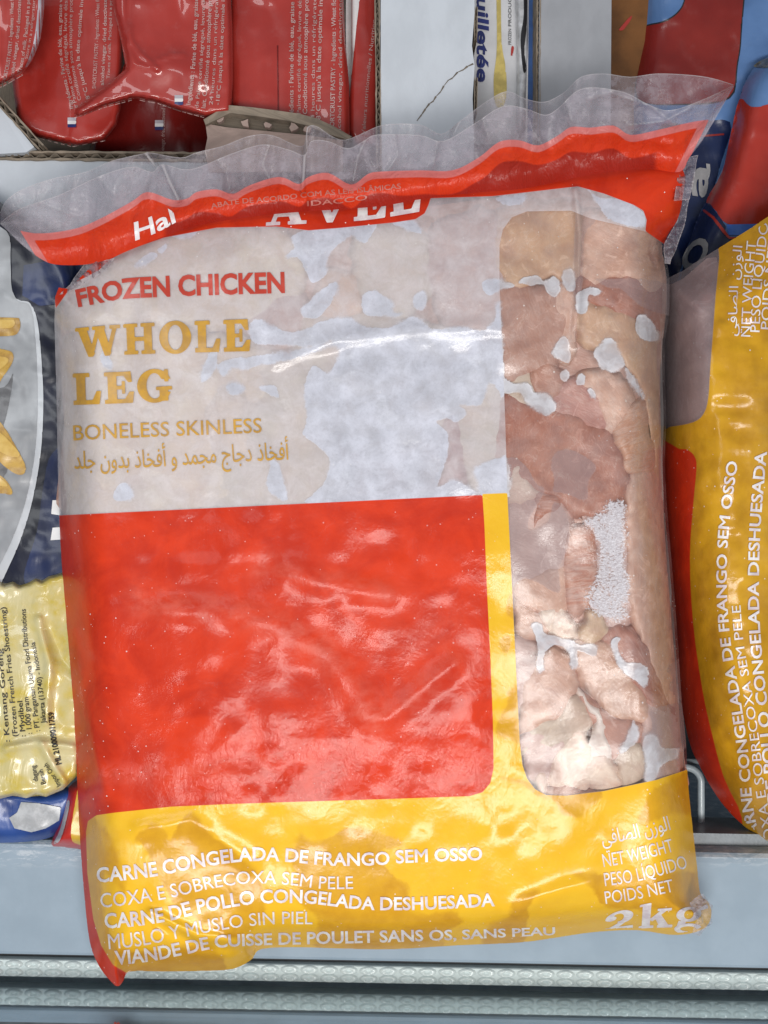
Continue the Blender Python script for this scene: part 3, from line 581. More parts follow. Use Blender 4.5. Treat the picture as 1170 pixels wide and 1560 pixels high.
piece('chicken_piece', [(770, 770), (850, 760), (872, 800), (868, 860), (850, 900), (800, 910), (770, 890)], *LIL, ang=.3, fib=.3, fat=.3, top=.0012)
piece('fat_lump', [(770, 712), (795, 715), (812, 735), (828, 750), (800, 765), (770, 772)], *FAT, ang=.3, fib=.2, fat=.4, w=9, top=.0003)
piece('chicken_piece', [(812, 750), (848, 752), (852, 775), (832, 800), (810, 806)], *RED, ang=.2, fib=.7, top=.0002)
piece('chicken_piece', [(775, 885), (815, 870), (860, 858), (866, 925), (845, 945), (810, 935), (778, 912)], *PNK, ang=.8, fib=.3, fat=.4, top=.0006)
piece('chicken_piece', [(862, 815), (885, 800), (908, 808), (913, 845), (905, 900), (886, 938), (866, 928), (857, 870)], (.38, .11, .055), (.47, .19, .11), ang=-.12, fib=1.0, fs=.62, fat=.05, w=22, top=.0001)
piece('chicken_piece', [(885, 765), (925, 770), (960, 780), (962, 945), (930, 955), (895, 930), (905, 850)], *LIL, ang=1.4, fib=.4, top=.0012)
piece('fat_lump', [(828, 938), (852, 928), (880, 938), (888, 972), (862, 980), (836, 968)], *FAT, ang=.6, fib=.3, fat=.8, w=8, top=.0001)
piece('fat_lump', [(826, 930), (846, 926), (856, 944), (842, 956), (828, 948)], *FAT, ang=.3, fib=.3, fat=.8, w=6, top=.0001)
piece('fat_lump', [(882, 940), (905, 934), (924, 950), (926, 975), (902, 988), (882, 976)], (.50, .34, .20), (.66, .50, .34), ang=1.3, fib=.4, fat=.5, w=10, top=.0001)
piece('chicken_piece', [(778, 915), (815, 925), (840, 948), (822, 975), (785, 968)], *PNK, ang=.5, fib=.3, w=12, top=.0005)
piece('chicken_piece', [(778, 968), (815, 972), (822, 1030), (800, 1080), (782, 1080)], *LIL, ang=.25, fib=.8, fs=.7, top=.0008)
piece('chicken_piece', [(788, 1062), (812, 1015), (840, 992), (868, 1000), (882, 1050), (862, 1090), (830, 1108), (788, 1118)], *PNK, ang=.9, fib=.22, fat=.1, top=.0002)
piece('chicken_piece', [(870, 985), (925, 978), (960, 1020), (1000, 1085), (998, 1112), (970, 1100), (930, 1085), (895, 1060), (875, 1025)], (.46, .25, .17), (.58, .36, .26), ang=.85, fib=.25, fat=.2, w=24, top=.0002)
piece('chicken_piece', [(915, 962), (955, 950), (992, 985), (1030, 1050), (1044, 1100), (1005, 1100), (965, 1040), (930, 1000)], *RED, ang=.95, fib=.55, fs=.7, fat=.2, top=.0006)
piece('chicken_piece', [(880, 1055), (920, 1080), (965, 1100), (985, 1115), (960, 1150), (935, 1150), (900, 1110)], (.40, .18, .13), (.50, .26, .20), ang=.6, fib=.2, top=.0007)
piece('chicken_piece', [(790, 1112), (840, 1095), (868, 1062), (890, 1070), (898, 1110), (880, 1135), (830, 1140), (792, 1150)], *SKN, ang=-.4, fib=.2, fat=.2, top=.0003)
piece('chicken_piece', [(790, 1120), (840, 1108), (868, 1125), (856, 1160), (835, 1195), (805, 1185), (792, 1160)], *LIL, ang=-.5, fib=.35, fat=.25, top=.0004)
piece('fat_lump', [(846, 1150), (870, 1120), (895, 1112), (902, 1150), (900, 1185), (868, 1200), (842, 1190)], *FAT, ang=-.7, fib=.3, fat=.9, w=12, top=.0002)
piece('fat_lump', [(900, 1150), (925, 1150), (948, 1175), (946, 1200), (905, 1208), (895, 1185)], *FAT, ang=.3, fib=.3, fat=.9, w=12, top=.0001)
piece('fat_lump', [(875, 1050), (893, 1066), (920, 1090), (930, 1115), (938, 1140), (925, 1162), (898, 1162), (895, 1140), (903, 1110), (890, 1082)], (.66, .58, .52), (.80, .74, .70), ang=1.0, fib=.2, fat=.3, w=8, top=.0001)
piece('fat_lump', [(810, 1180), (832, 1165), (842, 1192), (832, 1218), (812, 1205)], *FAT, ang=1.0, fib=.3, fat=.8, w=8, top=.0002)
piece('chicken_piece', [(832, 1195), (870, 1196), (912, 1200), (925, 1212), (870, 1225), (836, 1218)], *BRN, ang=0, fib=.2, w=8, top=.0003)
piece('chicken_piece', [(938, 1150), (970, 1128), (990, 1140), (985, 1190), (950, 1205), (940, 1180)], *SKN, ang=1.2, fib=.2, top=.0003)
piece('chicken_piece', [(975, 1075), (1040, 1070), (1044, 1190), (980, 1200)], *LIL, ang=.6, fib=.3, fat=.3, top=.0008)
W1 = ((.62, .54, .44), (.74, .66, .55)); W2 = ((.52, .48, .42), (.60, .56, .50)); W3 = ((.40, .26, .26), (.55, .40, .38)); W4 = ((.66, .46, .34), (.76, .58, .46))
for poly, c in (([(100, 470), (170, 400), (280, 352), (420, 345), (470, 400), (440, 470), (330, 500), (110, 500)], W1), ([(545, 350), (600, 340), (645, 345), (660, 430), (625, 480), (560, 470), (540, 410)], W2), ([(480, 425), (510, 412), (545, 420), (552, 470), (520, 500), (480, 500)], W4),
                ([(380, 450), (440, 440), (470, 480), (450, 530), (390, 510)], W3), ([(655, 350), (755, 320), (770, 440), (765, 500), (680, 500), (650, 440)], W3), ([(100, 510), (330, 505), (420, 560), (410, 680), (320, 790), (100, 795)], W1), ([(320, 560), (470, 560), (520, 700), (490, 790), (330, 790)], W2),
                ([(450, 470), (560, 480), (700, 500), (765, 560), (765, 620), (690, 640), (560, 700), (470, 600)], W2), ([(690, 630), (765, 610), (772, 745), (715, 750), (700, 690)], W2), ([(672, 645), (706, 640), (712, 745), (672, 745)], ((.28, .14, .17), (.40, .22, .24)))):
    piece('chicken_piece', poly, *c, ang=.6, fib=.3, fs=.5, fat=.2, w=22)

# ---- lettering on the bag
M_tred = print_mat('red_ink', (.56, .055, .030), .1); M_tyel = print_mat('ochre_ink', (.62, .33, .03), .12, (.48, .26, .05)); M_twht = print_mat('white_ink', (.86, .83, .82), .1, (.66, .56, .60))
L = lambda t, b, h, m=M_twht, **k: lettering(t, b, h, z_bag, m, bag, **k)
L('FROZEN CHICKEN', [(119, 467), (145, 462), (190, 454), (250, 451), (330, 448), (434, 445)], [26, 30, 31, 31, 31], M_tred, bold=.034)
L('WHOLE', [(117, 545), (180, 541), (260, 538), (382, 535)], [45, 47, 48, 49], M_tyel, slab=True)
L('LEG', [(112, 617), (170, 615), (263, 611)], [48, 48, 49], M_tyel, slab=True)
L('BONELESS SKINLESS', [(112, 671), (220, 666), (399, 659)], [24, 23, 23], M_tyel, bold=.004)
L(arabic('أفخاذ دجاج مجمد و أفخاذ بدون جلد'), [(113, 714), (220, 712), (330, 705), (440, 700)], 27, M_tyel, bold=.006)
L('CARNE CONGELADA DE FRANGO SEM OSSO', [(148, 1344), (185, 1341), (240, 1334), (300, 1322), (370, 1312), (430, 1312), (500, 1318), (570, 1318), (620, 1314), (735, 1310)], [23, 22, 21, 20, 20, 20], bold=.022)
L('COXA E SOBRECOXA SEM PELE', [(154, 1383), (200, 1378), (260, 1368), (320, 1354), (380, 1346), (440, 1348), (490, 1354), (538, 1354)], [23, 22, 20, 20, 20], bold=.002)
L('CARNE DE POLLO CONGELADA DESHUESADA', [(160, 1414), (210, 1410), (260, 1402), (300, 1392), (350, 1382), (400, 1376), (470, 1376), (550, 1385), (620, 1386), (680, 1384), (754, 1380)], [23, 22, 21, 20, 20, 20], bold=.022)
L('MUSLO Y MUSLO SIN PIEL', [(166, 1446), (215, 1441), (270, 1430), (320, 1420), (370, 1412), (420, 1408), (476, 1408)], [24, 22, 20, 20], bold=.002)
L('VIANDE DE CUISSE DE POULET SANS OS, SANS PEAU', [(176, 1470), (230, 1464), (280, 1454), (330, 1444), (390, 1440), (470, 1438), (560, 1436), (680, 1432), (760, 1428), (846, 1424)], [22, 20, 18, 19, 18, 14, 12], bold=.022)
L(arabic('الوزن الصافي'), [(918, 1287), (965, 1278), (1022, 1264)], 22, bold=.004)
L('NET WEIGHT', [(920, 1321), (965, 1313), (1027, 1297)], 21, bold=.001)
L('PESO LÍQUIDO', [(922, 1350), (975, 1342), (1048, 1322)], 21, bold=.001)
L('POIDS NET', [(923, 1377), (970, 1370), (1027, 1358)], 20, bold=.001)
L('2kg', [(922, 1420), (985, 1414), (1076, 1412)], [26, 38, 42], slab=True, shear=.12, clip=lambda q: sdf(OUTS, q) > 3)
L('AVEL', [(405, 344), (480, 340), (560, 335), (642, 322)], 48, slab=True, shear=.1)

# ---- the sealed mouth of the bag: two wavy films
FRONT = curve([(0, 340), (30, 318), (90, 297), (150, 269), (200, 254), (232, 262), (247, 250), (290, 258), (350, 235), (400, 220), (440, 228), (464, 236), (474, 215), (500, 215), (530, 226), (555, 214), (575, 205), (640, 206), (675, 215), (720, 190), (765, 162), (800, 165), (830, 175), (850, 165), (875, 141), (900, 133), (950, 140), (990, 160), (1020, 168), (1060, 156), (1118, 130)])
BACK = curve([(0, 325), (10, 305), (35, 288), (80, 272), (130, 262), (170, 245), (218, 234), (228, 232), (275, 240), (300, 232), (340, 222), (380, 207), (415, 206), (460, 223), (467, 195), (482, 192), (505, 207), (525, 213), (550, 204), (585, 190), (640, 190), (672, 204), (700, 185), (740, 155), (772, 139), (800, 150), (830, 155), (860, 140), (885, 117), (920, 112), (960, 117), (1000, 112), (1050, 114), (1085, 119), (1118, 129)])
INKT = curve([(0, 352), (52, 366), (110, 360), (150, 345), (200, 318), (225, 303), (262, 315), (285, 313), (300, 303), (330, 299), (355, 306), (380, 293), (425, 280), (455, 291), (470, 280), (500, 274), (535, 292), (560, 276), (580, 272), (640, 270), (690, 270), (730, 250), (760, 227), (790, 224), (820, 232), (850, 217), (870, 204), (900, 205), (935, 202), (960, 216), (1000, 209), (1062, 195), (1118, 190)])
FOLDS = {'front_flap': [([(247, 249), (258, 276), (272, 304)], 1), ([(468, 205), (464, 240), (461, 292)], 1), ([(556, 214), (545, 240), (538, 276)], .5), ([(668, 206), (660, 250)], .4), ([(800, 166), (812, 200), (830, 225)], .5), ([(895, 150), (930, 140), (985, 160)], .4), ([(150, 270), (178, 300)], .4), ([(990, 160), (1030, 190)], .5), ([(330, 243), (345, 262), (350, 290)], .4), ([(410, 222), (400, 250), (412, 276)], .5), ([(600, 206), (606, 235), (590, 262)], .4), ([(735, 182), (745, 210)], .5), ([(860, 155), (872, 185)], .5), ([(60, 308), (120, 330)], .4), ([(1050, 165), (1010, 185), (960, 190)], .6)],
         'back_flap': [([(221, 233), (232, 246), (243, 262)], 1), ([(467, 195), (465, 215), (464, 236)], 1), ([(700, 186), (690, 205)], .5)]}
def flap(name, top, base, zt, zb, mat, waves, n=520, m=36, ink=False, bow=.0):
    xs = np.linspace(.5, 1117.5, n); V = []; q = []; E_ = []; R = []
    for i, x in enumerate(xs):
        y0, y1 = base(x), top(x); h = max(y0 - y1, .5)
        for k in range(m):
            v = k / (m - 1); y = y0 - h * v; q.append((x, y)); E_.append(min(h * (1 - v), (x + 3) * .8, 1120 - x))
            R.append(y - INKT(x) if ink else -50.0)
    q = A(q); xx = q[:, 0]; vv = np.tile(np.linspace(0, 1, m), n)
    sm = np.array([np.mean([top(t) for t in np.linspace(x - 90, x + 90, 13)]) - top(x) for x in xs]); sm = np.repeat(sm, m)
    end = np.clip(np.minimum(xx, 1118 - xx) / 120, 0, 1)
    zb = zb + np.repeat(z_bag(np.stack([np.clip(xs, 95, 1030), base(np.clip(xs, 95, 1030)) + 8], 1)), m)
    saw = lambda w_, k: np.abs(((xx + 14 * vnoise(q, 80, k) + .25 * (q[:, 1] - 250)) / w_) % 2 - 1) - .5
    z = zb + zt * vv ** 1.3 + end * (.0022 * saw(47, 3) + .0012 * saw(19, 4)) * (.15 + .85 * vv) + bow * np.sin(np.pi * np.clip(vv / .45, 0, 1)) * end + waves * sm * (.25 + .75 * vv) * .001 + .0010 * vv * vnoise(q, 60, 5) + .0005 * vnoise(q, 25, 8)
    for l_, a_ in FOLDS[name]:
        cr = crease(q, l_, 4.0); z += .0030 * a_ * cr + .0018 * a_ * crease(q, l_, 14.0); E_ = np.minimum(A(E_), np.where(cr > .03, 2.6 * np.sqrt(np.maximum(-np.log(np.maximum(cr, 1e-9)), 0)) + (1 - a_) * 1.4, 99))
    F = [[i * m + k, (i + 1) * m + k, (i + 1) * m + k + 1, i * m + k + 1] for i in range(n - 1) for k in range(m - 1)]
    R = A(R); inx = np.minimum(R, np.minimum((xx - 52 - (q[:, 1] - 366) * .62) * .85, (1062 - (q[:, 1] - 195) * .5 - xx) * .9)) if ink else R
    low_band = np.minimum(q[:, 1] - INKT(xx) - 23 - 5 * vnoise(q, 40, 2), np.minimum(xx - 250, 1000 - xx) * .4)  # deeper red below a wavy line on the flap
    o = add_mesh(name, P(q, z), F, mat, bag, True, dict(edge=E_, ink_red=inx, red_deep=low_band), q)
    zg = z.reshape(n, m)
    def zf(p):
        x = p[:, 0]; y0 = base(x); y1 = top(x); v = np.clip((y0 - p[:, 1]) / np.maximum(y0 - y1, .5), 0, 1) * (m - 1); u = np.clip((x - .5) / 1117 * (n - 1), 0, n - 1.001)
        i = u.astype(int); k = np.minimum(v.astype(int), m - 2); fu = u - i; fv = v - k
        return (zg[i, k] * (1 - fu) + zg[i + 1, k] * fu) * (1 - fv) + (zg[i, k + 1] * (1 - fu) + zg[i + 1, k + 1] * fu) * fv
    return o, zf
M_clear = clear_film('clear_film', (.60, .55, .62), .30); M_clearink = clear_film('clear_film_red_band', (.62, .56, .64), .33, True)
BB = lambda x: BASE(x) - 2.0 * np.clip(np.minimum(x, 1118 - x) / 50, 0, 1)
flap('back_flap', BACK, BB, .006, -.004, M_clear, .35)
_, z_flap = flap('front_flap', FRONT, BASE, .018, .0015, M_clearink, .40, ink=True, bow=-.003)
M_dim = print_mat('pale_ink', (.60, .20, .16), .2); M_sil = print_mat('silver_ink', (.84, .80, .82), .1)
below = lambda q: q[:, 1] < BASE(q[:, 0]) - 1
lettering('ABATE DE ACORDO COM AS LEIS ISLÂMICAS', [(322, 318), (360, 311), (420, 306), (480, 299), (540, 294), (611, 287)], 8, z_flap, M_dim, bag, bold=.01, clip=below)
lettering('Hal', [(206, 366), (236, 355), (268, 338)], [27, 26, 24], z_flap, M_sil, bag, bold=.02, shear=.25, clip=below)
lettering('IDACCO', [(468, 314), (515, 310), (560, 304)], 8, z_flap, M_dim, bag, bold=.01, clip=below)
def scrap(name, poly, z0, amp, k=1, off=0.0):
    q = A(poly, float); e = [q[i] + (q[(i + 1) % len(q)] - q[i]) * t for i in range(len(q)) for t in (0, .33, .66)]; q = A(e) + rng.normal(0, .5, (len(e), 2))
    sheet(name, q, lambda p: z0(p) + amp * np.abs(vnoise(p, 13, k)) + amp * .6 * np.abs(vnoise(p, 6, k + 2)), 1.8, M_clear, bag, dict(edge=lambda p: sdf(q, p) + off, ink_red=lambda p: 0 * p[:, 0] - 50))
scrap('side_seal', [(1034, 262), (1046, 240), (1064, 236), (1058, 268), (1051, 304), (1026, 306)], lambda p: -.014 + 0 * p[:, 0], .006, 3)
scrap('side_seal', [(1026, 302), (1050, 304), (1042, 345), (1030, 380), (1020, 402), (1012, 402), (1012, 372), (1032, 334)], lambda p: -.030 + 0 * p[:, 0], .006, 5)
scrap('gusset_fold', [(84, 452), (106, 434), (128, 402), (150, 398), (176, 392), (162, 410), (128, 434)], lambda p: -.020 + .00012 * (p[:, 0] - 84), .005, 9)
scrap('corner_seal', [(1050, 1376), (1062, 1365), (1071, 1361), (1078, 1372), (1087, 1380), (1083, 1396), (1087, 1405), (1074, 1415), (1066, 1426), (1054, 1421), (1062, 1400)], lambda p: -.020 + 0 * p[:, 0], .007, 4, 1.5)
#--REST--

# ================================================================== things around the bag
def pouch_z(poly, top, T, w, lump=.002, seed=1, tilt=(0, 0)):
    c = A(poly).mean(0)
    def zf(p):
        p = np.asarray(p, float); s = sdf(poly, p)
        return top + edge_drop(s, w, T) + np.clip(s / w, 0, 1) * lump * .6 * (vnoise(p, 90, seed) + .5 * vnoise(p, 40, seed + 3) + .22 * vnoise(p, 17, seed + 6)) + tilt[0] * (p[:, 0] - c[0]) + tilt[1] * (p[:, 1] - c[1])
    return zf
def corrugated(parent, a, b, th, z, depth, mat, mat2, gap=26, joint='flute'):
    """cut edge of a corrugated board: two liners and the wave between them"""
    a = A(a, float); b = A(b, float); e = b - a; Ln = np.hypot(*e); e /= Ln; n = A([e[1], -e[0]]); t = th * .22
    rag = lambda k: .35 * vnoise(A([[k * 9.0, th]]), 14, 2)[0] * th * .25
    for off, nm in ((0, 'liner'), (th - t, 'liner')):
        ks = np.linspace(0, Ln, max(3, int(Ln / 9))); pl = [a + e * k + n * (off + rag(k)) for k in ks]; pr = [a + e * k + n * (off + t + rag(k + 3)) for k in ks][::-1]
        prism(nm, pl + pr, z, depth, mat, parent)
    V = []; F = []; ks = np.arange(0, Ln, 2.5)
    for k in ks:
        c = a + e * k + n * (th * .5 + math.sin(k / gap * 2 * math.pi + .6 * math.sin(k / 50)) * (th * .5 - t))
        for q in (c - n * th * .07, c + n * th * .07): V.append(P(q, z - .0007))
        V.append(P(c, z - .0007) + A([0, 0, -depth]))
    for i in range(len(ks) - 1): F += [[i * 3, i * 3 + 1, i * 3 + 4, i * 3 + 3], [i * 3 + 2, i * 3, i * 3 + 3, i * 3 + 5], [i * 3 + 1, i * 3 + 2, i * 3 + 5, i * 3 + 4]]
    add_mesh(joint, V, F, mat2, parent, True, None, A([[v[0] / S, -v[1] / S] for v in V]))
M_kraft = plain('kraft_board', (.27, .22, .17), .85, .25, 6, .4, 30); M_kraftd = plain('kraft_flute', (.16, .13, .10), .9, .25, 8, .4, 30)
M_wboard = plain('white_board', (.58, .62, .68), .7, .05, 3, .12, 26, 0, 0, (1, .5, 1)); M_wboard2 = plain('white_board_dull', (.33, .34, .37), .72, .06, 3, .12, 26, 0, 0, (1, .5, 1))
M_torn = plain('torn_paper', (.42, .31, .27), .85, .12, 5, .5, 24)
M_red = poly_film('red_pouch_film', (.44, .034, .024), (.36, .024, .017), .4, .08, .8, .03); M_redd = poly_film('shaded_red_pouch_film', (.19, .010, .008))  # second red: shade around the lowest pouch is put into its film colour
M_rt = print_mat('pale_red_print', (.60, .40, .38), .3); M_wt = print_mat('white_print', (.80, .79, .80), .08); M_nv = print_mat('navy_print', (.02, .03, .16), .3); M_bk = print_mat('black_print', (.018, .018, .022), .2)
M_sv = print_mat('silver_print', (.50, .46, .52), .2)

# ---- white cardboard tray with the red pouches
tray = thing('cardboard_tray', 'white lined corrugated cardboard tray with torn front edge holding the red pouches', 'cardboard tray')
prism('side_board', [(-30, 120), (-2, 158), (52, 224), (40, 232), (-30, 236)], -.068, .004, M_wboard, tray)
corrugated(tray, (-22, 140), (58, 228), 11, -.0665, .05, M_kraft, M_kraftd)
prism('front_board', [(-40, 243), (338, 245), (338, 380), (-40, 380)], -.071, .004, M_wboard, tray)
corrugated(tray, (-40, 243), (345, 246), 14, -.0695, .03, M_kraft, M_kraftd, 20)
prism('tray_floor', [(0, -60), (600, -60), (600, 262), (40, 262), (0, 200)], -.135, .003, M_kraftd, tray)
flp = prism('torn_flap', [(313, 188), (345, 194), (400, 199), (470, 206), (522, 214), (522, 262), (318, 262), (312, 230), (316, 210)], -.060, .002, M_torn, tray)
prism('liner', [(310, 182), (330, 170), (346, 160), (380, 163), (420, 168), (455, 173), (482, 180), (510, 193), (536, 208), (530, 213), (500, 204), (474, 193), (440, 184), (400, 178), (350, 172), (326, 184), (313, 190)], -.0575, .012, M_kraft, tray)
for x, y, w in ((336, 181, 9), (372, 186, 11), (407, 190, 9), (446, 192, 10), (468, 196, 8)):
    q = [(x + w * r_ * math.cos(a_), y + 1 + 7 * r_ * math.sin(a_)) for a_, r_ in ((k * .9 + random.uniform(-.3, .3), random.uniform(.35, 1.15)) for k in range(7))]
    prism('torn_shred', q, -.0585, .003, M_torn, tray)
prism('dark_gap', [(318, 186), (350, 174), (400, 180), (440, 187), (474, 196), (515, 214), (470, 208), (330, 196)], -.0625, .0006, M_kraftd, tray)

def red_pouch(poly, top, T, w, label, texts=(), mat=M_red, seed=1, lump=.003, crimp=None, flag=None, seams=(), extra=(), folds=()):
    pp = smooth_poly(poly, 1); z0 = pouch_z(pp, top, T * .55, 8, lump * .25, seed)
    zf = lambda p: z0(p) + .0016 * np.abs(vnoise(p * [1.6, .6] + 8 * vnoise(p, 60, seed)[:, None], 60, seed + 2)) - .0006 * np.abs(vnoise(p * [1.5, .7], 30, seed + 9)) + sum(h_ * crease(p, l_, w_) for l_, w_, h_ in folds)
    t = thing('pastry_pouch', label, 'pouch', group='red pastry pouches in the cardboard tray')
    sheet('pouch_film', pp, zf, 4, mat, t, None, .01)
    for tx, b, h, bo in texts: lettering(tx, b, h * 1.0, zf, M_rt, t, bold=bo, lift=.0005)
    if crimp:
        for k in range(4):
            q = [(x, y - 2.5 * k) for x, y in crimp]; q2 = [(x, y - 2.5 * k - 1.1) for x, y in crimp][::-1]
            sheet('crimp_ridge', q + q2, lambda p: zf(p) + .0013, 2.5, M_rt if k == 0 else M_red, t)
    if flag:
        x, y = flag
        for k, m in enumerate((M_sv, M_wt, M_nv)): decal('flag_mark', [(x, y + k * 5), (x + 13, y + k * 5), (x + 13, y + k * 5 + 5), (x, y + k * 5 + 5)], zf, m, t, 4, .0006, False)
    for q in seams: sheet('seam', q, lambda p: zf(p) + .0004, 3, M_redd, t)
    for q, m in extra: decal('printed_panel', q, zf, m, t, 4)
    return t
T1 = 'Ingrédients : Farine de blé, eau, graisse végétale'; T2 = 'de Palme certifié ségrégué, levure désactivée'; T3 = 'lait. Conditionné sous atmosphère protectrice'
T4 = '24 heures dans un réfrigérateur ou'; T5 = '-18°C jusqu’à la date optimale indiquée'; T6 = 'SHORTCRUST PASTRY - Ingredients : Wheat flour, water'; T7 = 'alcohol vinegar, dried deactivated yeast'; T8 = 'Traces of milk. Packaged in a protective'
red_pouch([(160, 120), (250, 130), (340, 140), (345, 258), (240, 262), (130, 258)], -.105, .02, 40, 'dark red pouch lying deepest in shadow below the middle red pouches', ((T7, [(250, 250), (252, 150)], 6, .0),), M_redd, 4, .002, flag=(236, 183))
red_pouch([(22, -40), (100, -45), (185, -40), (190, 40), (186, 120), (184, 165), (178, 190), (160, 214), (118, 222), (60, 210), (28, 195), (18, 120)], -.078, .014, 30, 'red pouch second from the left with two columns of wavy pale print',
          ((T1, [(112, 165), (96, 95), (94, 40), (96, -30)], 6, .01), (T2, [(120, 170), (104, 95), (102, 40), (104, -30)], 6, .0), (T3, [(128, 170), (112, 95), (110, 40), (112, -30)], 6, .0), (T5, [(140, 160), (122, 95), (124, 40), (130, -30)], 6, .01),
           (T6, [(146, 135), (150, 60), (152, -30)], 6, .0), (T7, [(158, 130), (162, 50), (163, -30)], 6, .01), (T8, [(167, 120), (170, 40), (171, -30)], 5, .0)), M_red, 7, .003, [(58, 211), (110, 224), (160, 215)], (103, 179))
red_pouch([(532, -40), (560, -40), (577, -30), (577, 100), (576, 222), (540, 224), (528, 200), (533, 80)], -.082, .012, 14, 'narrow red pouch standing against the white cardboard panel', (('Valeurs nutritionnelles / Nutrition', [(556, 205), (563, 120), (573, 30)], 6, .0),), M_red, 9, .002,
          extra=(([(530, -35), (550, -35), (543, 40), (536, 110), (531, 150), (527, 60)], M_wt),))
red_pouch([(350, -40), (440, -45), (522, -40), (526, 60), (532, 130), (533, 222), (440, 222), (352, 222), (346, 100)], -.072, .012, 22, 'wide red pouch with four columns of print above the torn cardboard flap',
          ((T6, [(350, 160), (352, 90), (353, -30)], 6, .0), (T1, [(447, 190), (447, 90), (449, -40)], 7, .012), (T2, [(458, 190), (458, 90), (460, -40)], 6, .0), (T3, [(468, 195), (468, 90), (471, -40)], 7, .012), (T4, [(479, 190), (480, 90), (483, -40)], 6, .0), (T5, [(488, 195), (489, 90), (493, -40)], 7, .012),
           (T6, [(509, 205), (511, 90), (512, -40)], 7, .015), (T7, [(519, 205), (521, 100), (521, -40)], 6, .005)), M_red, 12, .0028, seams=([(421, -30), (423, -30), (425, 170), (423, 170)],))
red_pouch([(166, -40), (260, -48), (350, -40), (354, 40), (355, 120), (352, 172), (312, 178), (270, 168), (238, 156), (205, 150), (160, 162), (124, 178), (112, 178), (114, 166), (138, 148), (170, 124), (192, 104), (184, 60), (172, 10)], -.056, .016, 24, 'glossy red pouch in the middle, its crimped lower end folded over and shining',
          ((T1, [(290, 160), (298, 90), (303, -40)], 7, .012), (T2, [(302, 165), (309, 90), (314, -40)], 6, .0), (T3, [(313, 165), (319, 90), (324, -40)], 7, .008), (T4, [(324, 160), (329, 90), (334, -40)], 6, .0), (T5, [(334, 160), (339, 90), (344, -40)], 6, .008)), M_red, 15, .0045,
          [(113, 180), (160, 164), (205, 152), (240, 158), (275, 170), (312, 180)], (266, 145), ([(268, -30), (269.5, -30), (270, 80), (268.5, 80)],), folds=(([(186, -30), (190, 30), (200, 62), (214, 82), (240, 104)], 3, .0016), ([(202, 98), (230, 106), (262, 100), (300, 112)], 26, .003), ([(240, 92), (262, 84), (280, 84)], 2.5, .001), ([(200, 40), (196, 70), (206, 98), (240, 106)], 3, .0012)))
red_pouch([(-40, -40), (30, -45), (67, -40), (68, 10), (62, 60), (50, 92), (34, 112), (-2, 130), (-40, 150)], -.052, .014, 22, 'red pouch in the top left corner with a silvery curved edge',
          ((T6, [(8, 128), (16, 90), (20, 40), (21, -30)], 6, .01), (T7, [(20, 122), (26, 80), (31, 30), (33, -30)], 6, .01), (T8, [(32, 112), (38, 80), (44, 30), (47, -30)], 6, .012), ('Store in a refrigerator', [(42, 90), (49, 50), (54, 0)], 5, .0)), M_red, 18, .003, [(-20, 140), (5, 132), (36, 114)],
          extra=(([(60, -35), (66, -35), (67, 10), (61, 60), (49, 90), (38, 104), (50, 70), (57, 20)], M_sv),))

# ---- white boxes and cartons behind
wp = thing('cardboard_box', 'white cardboard box panel with a crooked perforation tear behind the bag mouth', 'cardboard box')
prism('board', [(580, -60), (722, -60), (723, 20), (719, 70), (723, 100), (720, 150), (722, 205), (722, 300), (580, 300)], -.060, .05, M_wboard, wp)
corrugated(wp, (582, 300), (578, -60), 8, -.0595, .05, M_kraft, M_kraftd, 16)
corrugated(wp, (723, 10), (722, 62), 5, -.0603, .04, M_kraft, M_kraftd, 14); corrugated(wp, (723, 118), (722, 172), 5, -.0603, .04, M_kraft, M_kraftd, 14)
tz = lambda p: -.0598 + 0 * p[:, 0]
tear = [(721, 97), (712, 101), (706, 106), (697, 110), (689, 119), (683, 122), (676, 131), (671, 140), (664, 147), (660, 154), (654, 158), (648, 166), (642, 175), (635, 184)]
for a, b in zip(tear[:-1], tear[1:]):
    if random.random() < .9:
        a = A(a); b = A(b); n = A([b[1] - a[1], a[0] - b[0]]) / np.hypot(*(b - a)); w = random.uniform(.6, 1.5)
        prism('tear_mark', [a + n * w, b + n * w * .4, b - n * w * .4, a - n * w], -.0597, .0002, M_kraftd, wp)
fe = thing('pastry_carton', 'glossy white carton printed feuilletée in blue, standing between the white box panels', 'carton')
prism('carton_front', [(722, -60), (800, -60), (800, 220), (722, 220)], -.082, .05, plain('white_carton', (.60, .60, .62), .2, .06, 3, .1, 10, .6), fe)
cz = lambda p: -.0818 + 0 * p[:, 0]
lettering('feuilletée', [(727, -40), (727, 124)], 18, cz, M_nv, fe, bold=.03, shear=.2)
decal('printed_panel', [(756, -50), (762, -50), (764, 60), (770, 100), (772, 135), (768, 160), (755, 160), (752, 120), (757, 70)], cz, print_mat('pale_yellow_print', (.66, .52, .16), .3), fe)
lettering('FROZEN', [(779, 68), (779, 44)], 5, cz, M_bk, fe); lettering('PRODUCT', [(779, 40), (779, -10)], 5, cz, M_bk, fe)
decal('printed_panel', [(779, 72), (783, 72), (781, 84), (778, 96)], cz, M_red, fe, 3)
ss = smooth_poly([(784, -50), (806, -50), (808, 40), (806, 110), (800, 200), (786, 200), (786, 90)], 3); sz = pouch_z(ss, -.076, .008, 8, .002, 3)
sp = thing('silver_sachet', 'narrow silver sachet with dark streaks squeezed between carton and blue strip', 'sachet')
sheet('sachet_film', ss, sz, 3, plain('silver_film', (.52, .53, .56), .22, .3, 5, .5, 7, .4), sp, None, .008)
decal('dark_streak', [(796, -45), (802, -45), (803, 30), (799, 75), (802, 105), (797, 108), (793, 60), (798, 20)], sz, M_bk, sp, 3)
